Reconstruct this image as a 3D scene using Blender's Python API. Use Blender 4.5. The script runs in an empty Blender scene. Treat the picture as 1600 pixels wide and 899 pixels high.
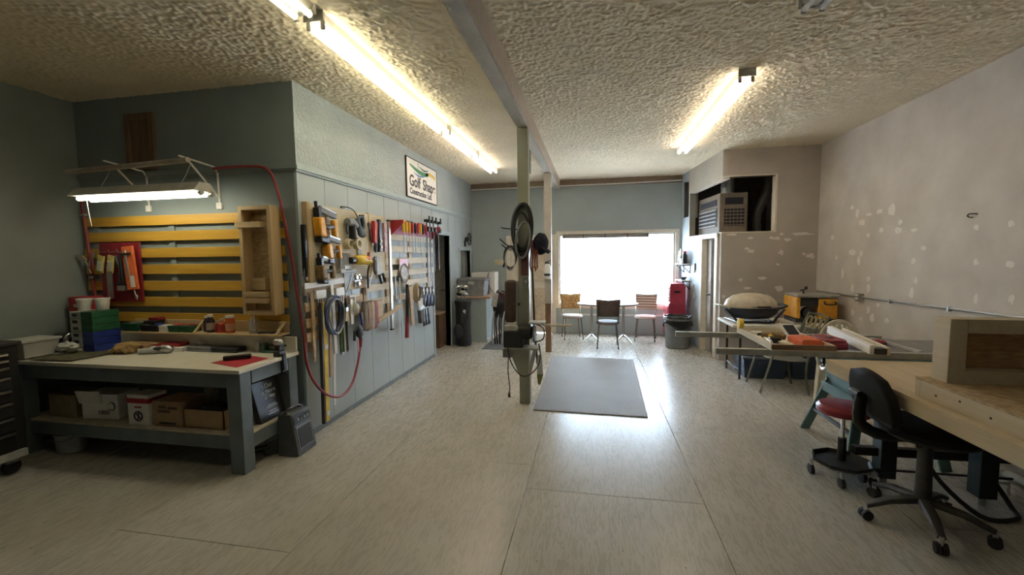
import bpy, bmesh, math, random
import numpy as np
from mathutils import Vector, Matrix, Euler, noise
random.seed(7)
sc = bpy.context.scene
COL = sc.collection
R = math.radians
# ------------------------------------------------------------------ camera
cam_d = bpy.data.cameras.new('camera'); cam = bpy.data.objects.new('camera', cam_d); COL.objects.link(cam)
cam_d.sensor_width = 36.0; cam_d.lens = 36.0 * 665 / 1600; cam_d.clip_start = 0.05
AX = ((0.98254392, -0.00191292, 0.18602095), (0.1856455, 0.07440554, -0.97979568), (-0.01196671, 0.99722623, 0.07346183))
cm = Matrix(AX).to_4x4(); cm.translation = (0, 0, 1.67)
cam.matrix_world = cm
sc.camera = cam
# ------------------------------------------------------------------ world, daylight, exposure
w = bpy.data.worlds.new('sky'); sc.world = w; w.use_nodes = True
bg = w.node_tree.nodes['Background']; bg.inputs[0].default_value = (0.62, 0.80, 1.0, 1); bg.inputs[1].default_value = 22.0
sun_d = bpy.data.lights.new('sun', 'SUN'); sun_d.energy = 26.0; sun_d.angle = R(0.6); sun_d.color = (1.0, 0.95, 0.86)
sun = bpy.data.objects.new('sun', sun_d); COL.objects.link(sun); sun.rotation_euler = (R(-28), R(6), 0)
por_d = bpy.data.lights.new('window_portal', 'AREA'); por_d.shape = 'RECTANGLE'; por_d.size = 2.42; por_d.size_y = 1.56
por_d.cycles.is_portal = True
por = bpy.data.objects.new('window_portal', por_d); COL.objects.link(por); por.location = (0.47, 9.22, 1.36); por.rotation_euler = (R(-90), 0, 0)
TUBE_E = 8.0
vs = sc.view_settings; vs.view_transform = 'Standard'; vs.look = 'None'; vs.exposure = 1.0; vs.gamma = 1.0; vs.use_curve_mapping = False
sc.cycles.use_denoising = True
sc.cycles.max_bounces = 10; sc.cycles.diffuse_bounces = 6; sc.cycles.sample_clamp_indirect = 6.0

# ------------------------------------------------------------------ materials
MATS = {}
def mat(name, col, rough=0.55, metal=0.0, var=0.12, scale=14.0, bump=0.0, bscale=60.0, emit=0.0, alpha=None, trans=0.0, col2=None, spec=None, vec=(1, 1, 1), detail=4.0):
    if name in MATS: return MATS[name]
    m = bpy.data.materials.new(name); m.use_nodes = True; nt = m.node_tree; N = nt.nodes; L = nt.links
    b = N['Principled BSDF']; b.inputs['Roughness'].default_value = rough; b.inputs['Metallic'].default_value = metal
    if spec is not None: b.inputs['Specular IOR Level'].default_value = spec
    tc = N.new('ShaderNodeTexCoord'); mp = N.new('ShaderNodeMapping'); mp.inputs['Scale'].default_value = vec
    L.new(tc.outputs['Object'], mp.inputs['Vector'])
    no = N.new('ShaderNodeTexNoise'); no.inputs['Scale'].default_value = scale; no.inputs['Detail'].default_value = detail
    L.new(mp.outputs[0], no.inputs['Vector'])
    rp = N.new('ShaderNodeValToRGB'); c = Vector(col)
    c2 = Vector(col2) if col2 else c * (1 - var * 2)
    rp.color_ramp.elements[0].position = 0.3; rp.color_ramp.elements[1].position = 0.7
    rp.color_ramp.elements[0].color = (*c2, 1); rp.color_ramp.elements[1].color = (*(c if col2 else c * (1 + var * .6)), 1)
    L.new(no.outputs['Fac'], rp.inputs['Fac']); L.new(rp.outputs['Color'], b.inputs['Base Color'])
    if bump:
        n2 = N.new('ShaderNodeTexNoise'); n2.inputs['Scale'].default_value = bscale; n2.inputs['Detail'].default_value = 3
        L.new(mp.outputs[0], n2.inputs['Vector'])
        bu = N.new('ShaderNodeBump'); bu.inputs['Strength'].default_value = bump; bu.inputs['Distance'].default_value = 0.01
        L.new(n2.outputs['Fac'], bu.inputs['Height']); L.new(bu.outputs[0], b.inputs['Normal'])
    if emit:
        b.inputs['Emission Strength'].default_value = emit; b.inputs['Emission Color'].default_value = (*col, 1)
    if trans: b.inputs['Transmission Weight'].default_value = trans
    if alpha is not None: b.inputs['Alpha'].default_value = alpha
    MATS[name] = m
    return m
def wood(name, c, c2, rough=0.5, along='x', scale=3.0):
    v = {'x': (1, 12, 12), 'y': (12, 1, 12), 'z': (12, 12, 1)}[along]
    return mat(name, c, rough, col2=c2, scale=scale, vec=v, bump=0.08, bscale=8.0, detail=6.0)

# ------------------------------------------------------------------ mesh helpers
def ident(p): return p
class MB:
    """collects shapes; world coordinates are turned into the parent's frame"""
    def __init__(s, root=None, fr=None):
        s.bm = bmesh.new(); s.fr = fr or ident; s.o = Vector(root.location) if root is not None else Vector((0, 0, 0))
    def V(s, p): return s.bm.verts.new(Vector(s.fr(Vector(p))) - s.o)
    def face(s, vs):
        try: return s.bm.faces.new(vs)
        except ValueError: return None
    def hexa(s, P):
        v = [s.V(p) for p in P]
        for f in ((0, 1, 2, 3), (4, 5, 6, 7), (0, 1, 5, 4), (1, 2, 6, 5), (2, 3, 7, 6), (3, 0, 4, 7)): s.face([v[i] for i in f])
        return s
    def box(s, a, b):
        (x0, y0, z0), (x1, y1, z1) = a, b
        return s.hexa([(x0, y0, z0), (x1, y0, z0), (x1, y1, z0), (x0, y1, z0), (x0, y0, z1), (x1, y0, z1), (x1, y1, z1), (x0, y1, z1)])
    def obox(s, c, size, rot=(0, 0, 0)):
        m = Euler([R(a) for a in rot]).to_matrix(); c = Vector(c); h = Vector(size) / 2
        P = [c + m @ Vector((i * h.x, j * h.y, k * h.z)) for k in (-1, 1) for (i, j) in ((-1, -1), (1, -1), (1, 1), (-1, 1))]
        return s.hexa(P)
    def bar(s, p0, p1, w, h, up=(0, 0, 1)):
        p0 = Vector(p0); p1 = Vector(p1); d = (p1 - p0).normalized(); u = Vector(up)
        if abs(d.dot(u)) > .98: u = Vector((1, 0, 0))
        a = d.cross(u).normalized() * w / 2; b = a.cross(d).normalized() * h / 2
        return s.hexa([p0 - a - b, p0 + a - b, p0 + a + b, p0 - a + b, p1 - a - b, p1 + a - b, p1 + a + b, p1 - a + b])
    def rings(s, rs, cap=True, closed=False):
        n = len(rs[0]); k = len(rs)
        for i in range(k if closed else k - 1):
            a, b = rs[i], rs[(i + 1) % k]
            for j in range(n): s.face([a[j], a[(j + 1) % n], b[(j + 1) % n], b[j]])
        if cap and not closed:
            s.face(rs[0]); s.face(rs[-1])
        return s
    def tube(s, pts, r, n=8, closed=False, flat=1.0):
        pts = [Vector(p) for p in pts]; rs = []; k = len(pts); prev = None
        for i, p in enumerate(pts):
            if closed: t = pts[(i + 1) % k] - pts[i - 1]
            else: t = pts[min(i + 1, k - 1)] - pts[max(i - 1, 0)]
            t.normalize()
            if prev is None:
                u = Vector((0, 0, 1)) if abs(t.z) < .9 else Vector((1, 0, 0))
                a = t.cross(u).normalized()
            else: a = (prev - t * prev.dot(t)).normalized()
            prev = a; b = t.cross(a)
            rr = r[i] if isinstance(r, (list, tuple)) else r
            rs.append([s.V(p + a * math.cos(q) * rr + b * math.sin(q) * rr * flat) for q in [2 * math.pi * j / n for j in range(n)]])
        return s.rings(rs, True, closed)
    def cyl(s, p0, p1, r0, r1=None, n=14): return s.tube([p0, p1], [r0, r0 if r1 is None else r1], n)
    def lathe(s, prof, c=(0, 0, 0), ax='z', n=18, sx=1.0, sy=1.0):
        c = Vector(c); rs = []
        for (r, h) in prof:
            ring = []
            for j in range(n):
                q = 2 * math.pi * j / n; a, b = math.cos(q) * max(r, .0004) * sx, math.sin(q) * max(r, .0004) * sy
                ring.append(s.V(c + Vector({'z': (a, b, h), 'x': (h, a, b), 'y': (a, h, b)}[ax])))
            rs.append(ring)
        return s.rings(rs)
    def prism(s, poly, a, b, pl='xz'):
        f = {'xy': lambda u, v, h: (u, v, h), 'xz': lambda u, v, h: (u, h, v), 'yz': lambda u, v, h: (h, u, v)}[pl]
        return s.rings([[s.V(f(u, v, a)) for u, v in poly], [s.V(f(u, v, b)) for u, v in poly]])
    def blob(s, c, rad, amp=0.0, fq=3.0, n=12, m=8, seed=0):
        c = Vector(c); rs = []
        for i in range(m + 1):
            th = math.pi * (i + .02) / (m + .04); ring = []
            for j in range(n):
                ph = 2 * math.pi * j / n; d = Vector((math.sin(th) * math.cos(ph), math.sin(th) * math.sin(ph), math.cos(th)))
                k = 1 + amp * noise.noise(d * fq + Vector((seed * 3.1, seed * 1.7, seed)))
                ring.append(s.V(c + Vector((d.x * rad[0], d.y * rad[1], d.z * rad[2])) * k))
            rs.append(ring)
        return s.rings(rs)
    def grid(s, f, nu, nv):
        P = [[s.V(f(i / nu, j / nv)) for j in range(nv + 1)] for i in range(nu + 1)]
        for i in range(nu):
            for j in range(nv): s.face([P[i][j], P[i + 1][j], P[i + 1][j + 1], P[i][j + 1]])
        return s
    def mesh(s, name, smooth=True):
        bmesh.ops.recalc_face_normals(s.bm, faces=s.bm.faces[:])
        me = bpy.data.meshes.new(name); s.bm.to_mesh(me); s.bm.free()
        if smooth:
            me.polygons.foreach_set('use_smooth', [True] * len(me.polygons)); me.set_sharp_from_angle(angle=R(38))
        return me
    def build(s, name, m, parent=None, bevel=0.0, solid=0.0):
        ms = m if isinstance(m, (list, tuple)) else [m]
        me = s.mesh(name)
        for x in ms: me.materials.append(x)
        o = bpy.data.objects.new(name, me); COL.objects.link(o)
        if parent is not None: o.parent = parent
        else: o.location = s.o
        if solid:
            md = o.modifiers.new('thickness', 'SOLIDIFY'); md.thickness = solid; md.offset = 0
        if bevel:
            md = o.modifiers.new('bevel', 'BEVEL'); md.width = bevel; md.segments = 2; md.limit_method = 'ANGLE'
        return o
def tag(o, label=None, cat=None, group=None, kind=None):
    if label: o['label'] = label
    if cat: o['category'] = cat
    if group: o['group'] = group
    if kind: o['kind'] = kind
    return o
class Loc:
    def __init__(s, p): s.location = Vector(p)
def thing(name, label, cat, loc=(0, 0, 0), group=None, rotz=0.0):
    o = bpy.data.objects.new(name, None); COL.objects.link(o); o.empty_display_size = 0.05
    o.location = loc; o.rotation_euler = (0, 0, rotz)
    return tag(o, label, cat, group)
def single(name, label, cat, loc, mk, m, group=None, bevel=0.0, fr=None, solid=0.0):
    """a thing that is one mesh; mk(mb) gets world coordinates"""
    b = MB(Loc(loc), fr); mk(b)
    return tag(b.build(name, m, None, bevel, solid), label, cat, group)
def struct(name, b, m, parent=None, bevel=0.0):
    o = b.build(name, m, parent, bevel)
    if parent is None: o['kind'] = 'structure'
    return o
def copy_tree(o, parent=None):
    c = o.copy(); COL.objects.link(c)
    if parent is not None: c.parent = parent
    for ch in list(o.children): copy_tree(ch, c)
    return c
def textmesh(name, txt, size, m, parent, M4, depth=0.0008, align='CENTER', bold=0.0):
    cu = bpy.data.curves.new(name, 'FONT'); cu.body = txt; cu.size = size; cu.align_x = align; cu.extrude = depth; cu.offset = bold
    t = bpy.data.objects.new(name + '_src', cu); COL.objects.link(t)
    dg = bpy.context.evaluated_depsgraph_get(); me = bpy.data.meshes.new_from_object(t.evaluated_get(dg))
    bpy.data.objects.remove(t); me.transform(M4); me.materials.clear(); me.materials.append(m)
    o = bpy.data.objects.new(name, me); COL.objects.link(o); o.parent = parent
    return o
# frames: (u along the wall, v up, w out from the wall)
PX = -2.61; FY = 3.45; BY = 9.1; RX = 3.27; LX = -5.05; CZ = 3.245
def F_side(p): return (PX + p[2], p[0], p[1])          # partition side wall, u = world y
def F_front(p): return (p[0], FY - p[2], p[1])         # partition front wall, u = world x
def F_back(p): return (p[0], BY - p[2], p[1])
def F_right(p): return (RX - p[2], -p[0], p[1])        # u = -y
def F_clos(p): return (p[0], 7.05 - p[2], p[1])
C0 = Vector((1.94, 7.05)); C1 = Vector((1.75, 9.1)); CD = (C1 - C0).normalized(); CN = Vector((-CD.y, CD.x)); CL = (C1 - C0).length
def F_slant(p):
    q = C0 + CD * p[0] + CN * p[2]
    return (q.x, q.y, p[1])
# ------------------------------------------------------------------ surface materials
def popcorn(name, c, c2, strength, sc_):
    m = mat(name, c, 0.9, col2=c2, scale=3.0)
    nt = m.node_tree; N = nt.nodes; L = nt.links; b = N['Principled BSDF']
    tc = N['Texture Coordinate']
    vo = N.new('ShaderNodeTexNoise'); vo.inputs['Scale'].default_value = sc_; vo.inputs['Detail'].default_value = 4; vo.inputs['Roughness'].default_value = .65
    L.new(tc.outputs['Object'], vo.inputs['Vector'])
    rp = N.new('ShaderNodeValToRGB'); rp.color_ramp.elements[0].position = .42; rp.color_ramp.elements[1].position = .62
    L.new(vo.outputs['Fac'], rp.inputs['Fac'])
    bu = N.new('ShaderNodeBump'); bu.inputs['Strength'].default_value = strength; bu.inputs['Distance'].default_value = .02
    L.new(rp.outputs['Color'], bu.inputs['Height']); L.new(bu.outputs[0], b.inputs['Normal'])
    return m
m_ceil = popcorn('popcorn_ceiling', (.86, .80, .69), (.80, .73, .61), 1.0, 42)
m_pop = mat('blown_plaster', (.80, .71, .55), .95, var=.04, scale=3, spec=.1)
m_beam = mat('beam_trim', (.46, .37, .28), .6, var=.06)
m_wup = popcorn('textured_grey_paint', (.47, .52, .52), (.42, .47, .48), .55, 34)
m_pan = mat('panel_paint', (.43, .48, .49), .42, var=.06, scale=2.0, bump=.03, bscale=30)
m_front = mat('shaded_grey_paint', (.25, .30, .31), .5, var=.06, scale=2)  # same grey as the panelling, darkened: front face's shade put into the colour
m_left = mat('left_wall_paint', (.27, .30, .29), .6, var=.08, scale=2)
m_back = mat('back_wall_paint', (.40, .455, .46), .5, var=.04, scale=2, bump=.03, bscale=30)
m_right = popcorn('stained_plaster', (.60, .56, .52), (.50, .46, .42), .12, 40)
m_clos = mat('closet_plaster', (.47, .42, .37), .8, var=.07, scale=2.5, bump=.12, bscale=50)
m_patch = mat('spackle', (.74, .70, .65), .8, var=.05)
m_trimblue = mat('blue_trim_paint', (.42, .50, .52), .4, var=.04)
m_cream = mat('cream_trim', (.74, .67, .56), .45, var=.05)
m_white = mat('white_trim', (.82, .80, .77), .4, var=.03)
m_bluewall = mat('pale_blue_paint', (.52, .62, .70), .5, var=.05)
m_brownstrip = mat('brown_strip', (.30, .21, .14), .6)
m_dark = mat('black_plastic', (.018, .018, .020), .45, var=.1)
m_joint = mat('floor_joint', (.13, .12, .10), .9)
# painted plywood: smudges, grain relief, semi-gloss
m_floor = mat('painted_plywood', (.52, .50, .45), .34, col2=(.44, .415, .36), scale=2.2, detail=10)
def _floor(m):
    nt = m.node_tree; N = nt.nodes; L = nt.links; b = N['Principled BSDF']; tc = N['Texture Coordinate']
    mp = N.new('ShaderNodeMapping'); mp.inputs['Scale'].default_value = (9, 1.3, 1); L.new(tc.outputs['Object'], mp.inputs['Vector'])
    wv = N.new('ShaderNodeTexNoise'); wv.inputs['Scale'].default_value = 3.0; wv.inputs['Detail'].default_value = 5; wv.inputs['Distortion'].default_value = 2.5
    L.new(mp.outputs[0], wv.inputs['Vector'])
    bu = N.new('ShaderNodeBump'); bu.inputs['Strength'].default_value = .05; bu.inputs['Distance'].default_value = .003
    L.new(wv.outputs['Fac'], bu.inputs['Height']); L.new(bu.outputs[0], b.inputs['Normal'])
    # dark scuffs and chips
    n = N.new('ShaderNodeTexNoise'); n.inputs['Scale'].default_value = 11; n.inputs['Detail'].default_value = 7; n.inputs['Roughness'].default_value = .7
    L.new(tc.outputs['Object'], n.inputs['Vector'])
    r = N.new('ShaderNodeValToRGB'); r.color_ramp.elements[0].position = .62; r.color_ramp.elements[0].color = (0, 0, 0, 1); r.color_ramp.elements[1].position = .76
    L.new(n.outputs['Fac'], r.inputs['Fac'])
    mx = N.new('ShaderNodeMix'); mx.data_type = 'RGBA'; mx.inputs['B'].default_value = (.20, .18, .15, 1)
    old = b.inputs['Base Color'].links[0].from_socket
    sc2 = N.new('ShaderNodeMath'); sc2.operation = 'MULTIPLY'; sc2.inputs[1].default_value = .38
    L.new(r.outputs['Color'], sc2.inputs[0]); L.new(sc2.outputs[0], mx.inputs['Factor']); L.new(old, mx.inputs['A'])
    sp = N.new('ShaderNodeTexNoise'); sp.inputs['Scale'].default_value = 38; sp.inputs['Detail'].default_value = 2; L.new(tc.outputs['Object'], sp.inputs['Vector'])
    cur = mx.outputs['Result']
    for lo, hi, c in ((.72, .76, (.12, .10, .08, 1)), (.235, .21, (.74, .73, .69, 1))):
        r2 = N.new('ShaderNodeMapRange'); r2.inputs['From Min'].default_value = lo; r2.inputs['From Max'].default_value = hi; L.new(sp.outputs['Fac'], r2.inputs['Value'])
        m2 = N.new('ShaderNodeMix'); m2.data_type = 'RGBA'; m2.inputs['B'].default_value = c; L.new(r2.outputs[0], m2.inputs['Factor']); L.new(cur, m2.inputs['A']); cur = m2.outputs['Result']
    L.new(cur, b.inputs['Base Color'])
    rr = N.new('ShaderNodeMapRange'); rr.inputs['To Min'].default_value = .25; rr.inputs['To Max'].default_value = .30
    L.new(wv.outputs['Fac'], rr.inputs['Value']); L.new(rr.outputs[0], b.inputs['Roughness'])
_floor(m_floor)

def popcorn_relief(parent):
    # blown-on ceiling texture as real relief: countless lumps, one part of kind stuff
    rng = np.random.default_rng(5); x0, x1, y0, y1, st = LX, RX, 1.2, 9.1, .0098
    nx, ny = int((x1 - x0) / st), int((y1 - y0) / st)
    def blur(a, k):
        for _ in range(k):
            a = (a + np.roll(a, 1, 0) + np.roll(a, -1, 0) + np.roll(a, 1, 1) + np.roll(a, -1, 1)) / 5
        return a
    h = blur(rng.normal(size=(nx + 1, ny + 1)), 1); h = h / h.std() + .3 * (lambda g: g / g.std())(blur(rng.normal(size=(nx + 1, ny + 1)), 5))
    z = CZ - .002 - .007 * np.clip(h * .55 + .45, 0, 1.3)
    X, Y = np.meshgrid(np.linspace(x0, x1, nx + 1), np.linspace(y0, y1, ny + 1), indexing='ij')
    co = np.stack([X, Y, z], -1).reshape(-1, 3).astype(np.float32)
    i = np.arange(nx)[:, None] * (ny + 1) + np.arange(ny)[None, :]; i = i.reshape(-1)
    q = np.stack([i, i + 1, i + ny + 2, i + ny + 1], -1).astype(np.int32)
    me = bpy.data.meshes.new('popcorn_texture'); me.vertices.add(len(co)); me.vertices.foreach_set('co', co.ravel())
    me.loops.add(q.size); me.loops.foreach_set('vertex_index', q.ravel()); me.polygons.add(len(q))
    me.polygons.foreach_set('loop_start', np.arange(0, q.size, 4, dtype=np.int32)); me.update(calc_edges=True)
    me.polygons.foreach_set('use_smooth', [True] * len(q)); me.materials.append(m_pop)
    o = bpy.data.objects.new('popcorn_texture', me); COL.objects.link(o); o.parent = parent; o['kind'] = 'stuff'
# ------------------------------------------------------------------ floor of plywood sheets
REAR = -3.2
b = MB(); b.box((LX - .2, REAR - .2, -.12), (RX + .2, 9.4, -.011)); floor = struct('floor', b, m_joint)
first = {}
xs = [LX - .02, -4.13, -2.91, -1.69, -.47, .74, 1.96, 3.18, RX + .01]
off = [.9, 1.0, 2.03, 3.26, 2.92, 4.1, 2.9, 1.7]
for i in range(8):
    y = off[i] - 2.44 * 3
    while y < 9.2:
        y0, y1 = max(y, REAR), min(y + 2.44, 9.2)
        if y1 - y0 > .02:
            b = MB(Loc((xs[i], y0, 0))); b.box((xs[i] + .0017, y0 + .0017, -.012), (xs[i + 1] - .0017, y1 - .0017, random.uniform(-.0008, .0)))
            o = b.build('plywood_sheet', m_floor, floor, .001); o.location = (xs[i], y0, 0)
        y += 2.44
# ------------------------------------------------------------------ ceiling, beam
b = MB(); b.box((LX - .2, REAR - .2, CZ), (RX + .2, 9.4, CZ + .1)); ceiling = struct('ceiling', b, m_ceil)
popcorn_relief(ceiling)
b = MB(); b.box((-.81, REAR, 3.06), (-.69, BY, CZ)); beam = struct('trim_1', b, m_ceil)
b = MB(); b.box((-.69, REAR, 3.05), (-.672, BY, CZ)); b.build('beam_face_board', m_beam, beam)
# ------------------------------------------------------------------ outer walls
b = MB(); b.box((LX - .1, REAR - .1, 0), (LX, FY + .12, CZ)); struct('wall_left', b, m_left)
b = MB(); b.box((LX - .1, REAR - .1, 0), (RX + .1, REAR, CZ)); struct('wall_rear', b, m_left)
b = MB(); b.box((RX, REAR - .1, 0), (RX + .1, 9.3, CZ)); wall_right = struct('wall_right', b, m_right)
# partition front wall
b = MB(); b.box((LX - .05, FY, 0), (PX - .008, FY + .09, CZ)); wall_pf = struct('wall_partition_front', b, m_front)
b = MB(None, F_front); b.box((LX, 2.455, 0), (PX + .012, 2.53, .012)); b.box((LX, 2.475, .012), (PX + .018, 2.515, .024)); b.build('rail_moulding', m_front, wall_pf, .003)
# partition side wall with doorway and small window
DY0, DY1, DZ = 6.74, 7.56, 2.06
WY0, WY1, WZ0, WZ1 = 8.16, 8.92, .95, 1.80
b = MB()
def wx(y0, y1, z0, z1): b.box((PX - .1, y0, z0), (PX - .004, y1, z1))
wx(FY + .09, DY0, 0, CZ); wx(DY0, DY1, DZ, CZ); wx(DY1, WY0, 0, CZ); wx(WY0, WY1, 0, WZ0); wx(WY0, WY1, WZ1, CZ); wx(WY1, BY + .1, 0, CZ)
wall_ps = struct('wall_partition_side', b, m_trimblue)
b = MB(); b.box((PX - .004, FY - .001, 2.52), (PX + .004, BY, CZ)); b.build('upper_textured_plaster', m_wup, wall_ps)
# grooved panelling below the rail, each board its own piece
y = FY
while y < BY - .02:
    y1 = min(y + .406, BY)
    spans = [(y, y1, 0.0, 2.45)]
    for (h0, h1, z0, z1) in ((DY0, DY1, 0, DZ), (WY0, WY1, WZ0, WZ1)):
        ns = []
        for (a, c, zb, zt) in spans:
            if c <= h0 or a >= h1: ns.append((a, c, zb, zt)); continue
            if a < h0: ns.append((a, h0, zb, zt))
            if c > h1: ns.append((h1, c, zb, zt))
            m0, m1 = max(a, h0), min(c, h1)
            if z0 > zb: ns.append((m0, m1, zb, z0))
            ns.append((m0, m1, z1, zt))
        spans = ns
    for (a, c, zb, zt) in spans:
        if c - a < .012: continue
        bb = MB(); bb.box((PX - .006, a + .003, zb + .002), (PX, c - .003, zt)); bb.build('wall_panel', m_pan, wall_ps, .0015)
    y = y1
b = MB(None, F_side); b.box((FY - .012, 2.45, 0), (BY, 2.53, .014)); b.box((FY - .018, 2.47, .014), (BY, 2.512, .026)); b.build('rail_moulding', m_trimblue, wall_ps, .003)
b = MB(None, F_side); b.box((FY - .004, 0, -.02), (FY + .028, 2.45, .006)); b.build('corner_bead', m_trimblue, wall_ps)
b = MB(None, F_side); b.box((FY + .03, 0, 0), (DY0 - .06, .05, .008)); trim = b.build('base_strip', mat('base_grey', (.2, .23, .24), .6), wall_ps)
# doorway casing + room behind
b = MB(None, F_side)
b.box((DY0 - .06, 0, -.1), (DY0, DZ, .014)); b.box((DY1, 0, -.1), (DY1 + .07, DZ, .014)); b.box((DY0 - .06, DZ, -.1), (DY1 + .07, DZ + .06, .014))
struct('door_1', b, m_trimblue, None, .003)
m_inner = mat('inner_room_paint', (.55, .52, .45), .7)
b = MB(); b.box((-4.3, 8.0, 0), (PX - .1, 8.08, CZ)); b.box((-4.38, 6.0, 0), (-4.3, 8.08, CZ)); b.box((-4.3, 6.0, 0), (PX - .1, 6.08, CZ)); struct('wall_inner_room', b, m_inner)
t = thing('inner_door', 'beige flush door with dark lever seen through the doorway', 'door', (-3.1, 7.96, 0))
b = MB(t); b.box((-3.55, 7.945, .01), (-2.74, 7.985, 2.03)); b.build('door_leaf', m_inner, t, .003)
b = MB(t); b.lathe([(.026, 0), (.026, -.012), (.01, -.014), (.01, -.05)], (-2.83, 7.945, 1.02), 'y', 10); b.bar((-2.83, 7.895, 1.02), (-2.95, 7.895, 1.02), .014, .014); b.build('lever_handle', m_dark, t)
t = thing('drawer_cabinet', 'low brown wooden cabinet with beige top inside doorway', 'cabinet', (-3.1, 7.6, 0))
m_brown = wood('dark_brown_wood', (.20, .12, .07), (.13, .075, .045), .5, 'z')
b = MB(t); b.box((-3.6, 7.3, .0), (-2.74, 7.9, .62)); b.build('body', m_brown, t, .004)
b = MB(t); b.box((-3.64, 7.27, .62), (-2.72, 7.92, .65)); b.build('top', mat('tan_laminate', (.5, .40, .28), .5), t, .004)
for z in (.08, .34):
    b = MB(t); b.box((-2.74, 7.34, z), (-2.725, 7.86, z + .23)); d = b.build('drawer', m_brown, t, .004)
# small interior window
b = MB(None, F_side); W_ = .05
for q in ((WY0 - W_, WZ0 - W_, WY1 + W_, WZ0), (WY0 - W_, WZ1, WY1 + W_, WZ1 + W_), (WY0 - W_, WZ0, WY0, WZ1), (WY1, WZ0, WY1 + W_, WZ1)): b.box((q[0], q[1], -.1), (q[2], q[3], .018))
win2 = struct('window_2', b, m_trimblue, None, .003)
b = MB(None, F_side); b.box((WY0, WZ0, -.075), (WY1, WZ1, -.069)); b.build('pane', mat('dim_glass', (.30, .29, .25), .12, var=.1, spec=.6), win2)
for q in (8.4, 8.66):
    b = MB(None, F_side); b.box((q, WZ0, -.068), (q + .012, WZ1, -.055)); b.build('glazing_bar', m_trimblue, win2)
# ------------------------------------------------------------------ back wall with window and door
X0, X1, Z0, Z1 = -.70, 1.64, .62, 2.11
DX0, DX1, DT = -1.74, -.86, 2.04
b = MB()
def wy(x0, x1, z0, z1): b.box((x0, BY, z0), (x1, BY + .12, z1))
wy(PX - .1, DX0, 0, CZ); wy(DX0, DX1, DT, CZ); wy(DX1, X0, 0, CZ); wy(X0, X1, 0, Z0); wy(X0, X1, Z1, CZ); wy(X1, RX + .1, 0, CZ)
wall_back = struct('wall_back', b, m_back)
for xx in (-1.95, -.66, .55, 1.72):
    b = MB(None, F_back); b.box((xx, 2.2 if xx > -.7 else 0.0, 0), (xx + .012, 3.08, .003)); b.build('panel_batten', m_back, wall_back)
b = MB(None, F_back); b.box((PX, 3.10, 0), (1.76, CZ, .03)); struct('trim_2', b, m_brownstrip)
single('ceiling_conduit', 'thin white conduit pipe under brown strip along back wall', 'pipe', (-.5, BY - .05, 3.1), lambda q: q.tube([(PX + .02, BY - .045, 3.115), (.5, BY - .05, 3.12), (1.74, BY - .045, 3.135)], .014, 8), m_white)
b = MB(None, F_back); W_ = .07
for q in ((X0 - W_, Z1, X1 + W_, Z1 + W_), (X0 - W_, Z0 - W_, X1 + W_, Z0), (X0 - W_, Z0, X0, Z1), (X1, Z0, X1 + W_, Z1)): b.box((q[0], q[1], -.02), (q[2], q[3], .025))
win1 = struct('window_1', b, m_cream, None, .004)
b = MB(None, F_back)
for q in ((X0, Z1 - .03, X1, Z1), (X0, Z0, X1, Z0 + .03), (X0, Z0, X0 + .03, Z1), (X1 - .03, Z0, X1, Z1)): b.box((q[0], q[1], -.1), (q[2], q[3], -.03))
b.build('sash', m_white, win1, .003)
m_glass = mat('window_glass', (1, 1, 1), 0.0, trans=1.0, var=0)
b = MB(None, F_back); b.box((X0, Z0, -.085), (X1, Z1, -.080)); gl = b.build('pane', m_glass, win1)
t = thing('roller_blind', 'rolled grey blind at the top of the big window', 'blind', (.25, BY, 2.05))
b = MB(t); b.box((-.63, BY - .01, 2.03), (1.12, BY + .045, 2.085)); b.build('roll', mat('blind_grey', (.32, .29, .26), .8), t)
for xx in (-.60, -.2, .25, .7, 1.1):
    b = MB(t); b.box((xx, BY - .014, 2.025), (xx + .014, BY + .05, 2.108)); b.build('bracket', m_dark, t)
# entry door
b = MB(None, F_back)
b.box((DX0 - .1, 0, -.05), (DX0, DT, .02)); b.box((DX1, 0, -.05), (DX1 + .09, DT, .02)); b.box((DX0 - .1, DT, -.05), (DX1 + .09, DT + .07, .02))
door2 = struct('door_2', b, m_cream, None, .004)
b = MB(None, F_back); b.box((DX0, 0.01, -.06), (DX1, DT, -.015)); lf = b.build('door_leaf', m_cream, door2, .003)
for (x0, x1, z0, z1) in ((-1.62, -1.36, 1.12, 1.9), (-1.24, -.98, 1.12, 1.9), (-1.62, -1.36, .2, .98), (-1.24, -.98, .2, .98)):
    b = MB(None, F_back)
    b.box((x0, z0, -.016), (x1, z1, -.008)); b.build('door_panel', mat('cream_panel', (.66, .54, .40), .5), lf, .006)
b = MB(None, F_back); b.lathe([(.03, -.02), (.03, .0), (.012, .004), (.012, .03), (.028, .035), (.03, .055), (.004, .07)], (-1.68, .98, 0), 'z', 12); b.build('knob', mat('brass', (.6, .42, .15), .3, 1.0), door2)
# low chair rail beneath window
b = MB(None, F_back); b.box((-.66, .40, 0), (1.70, .43, .02)); struct('trim_3', b, m_white)
b = MB(None, F_back); b.box((PX, 0, 0), (DX0 - .1, .07, .012)); b.box((DX1 + .09, 0, 0), (1.74, .07, .012)); struct('baseboard_back', b, m_back)
# outside ground
b = MB(); b.box((-30, 9.35, -.4), (30, 45, -.15)); struct('ground', b, mat('pale_paving', (.55, .54, .52), .9))
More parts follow.
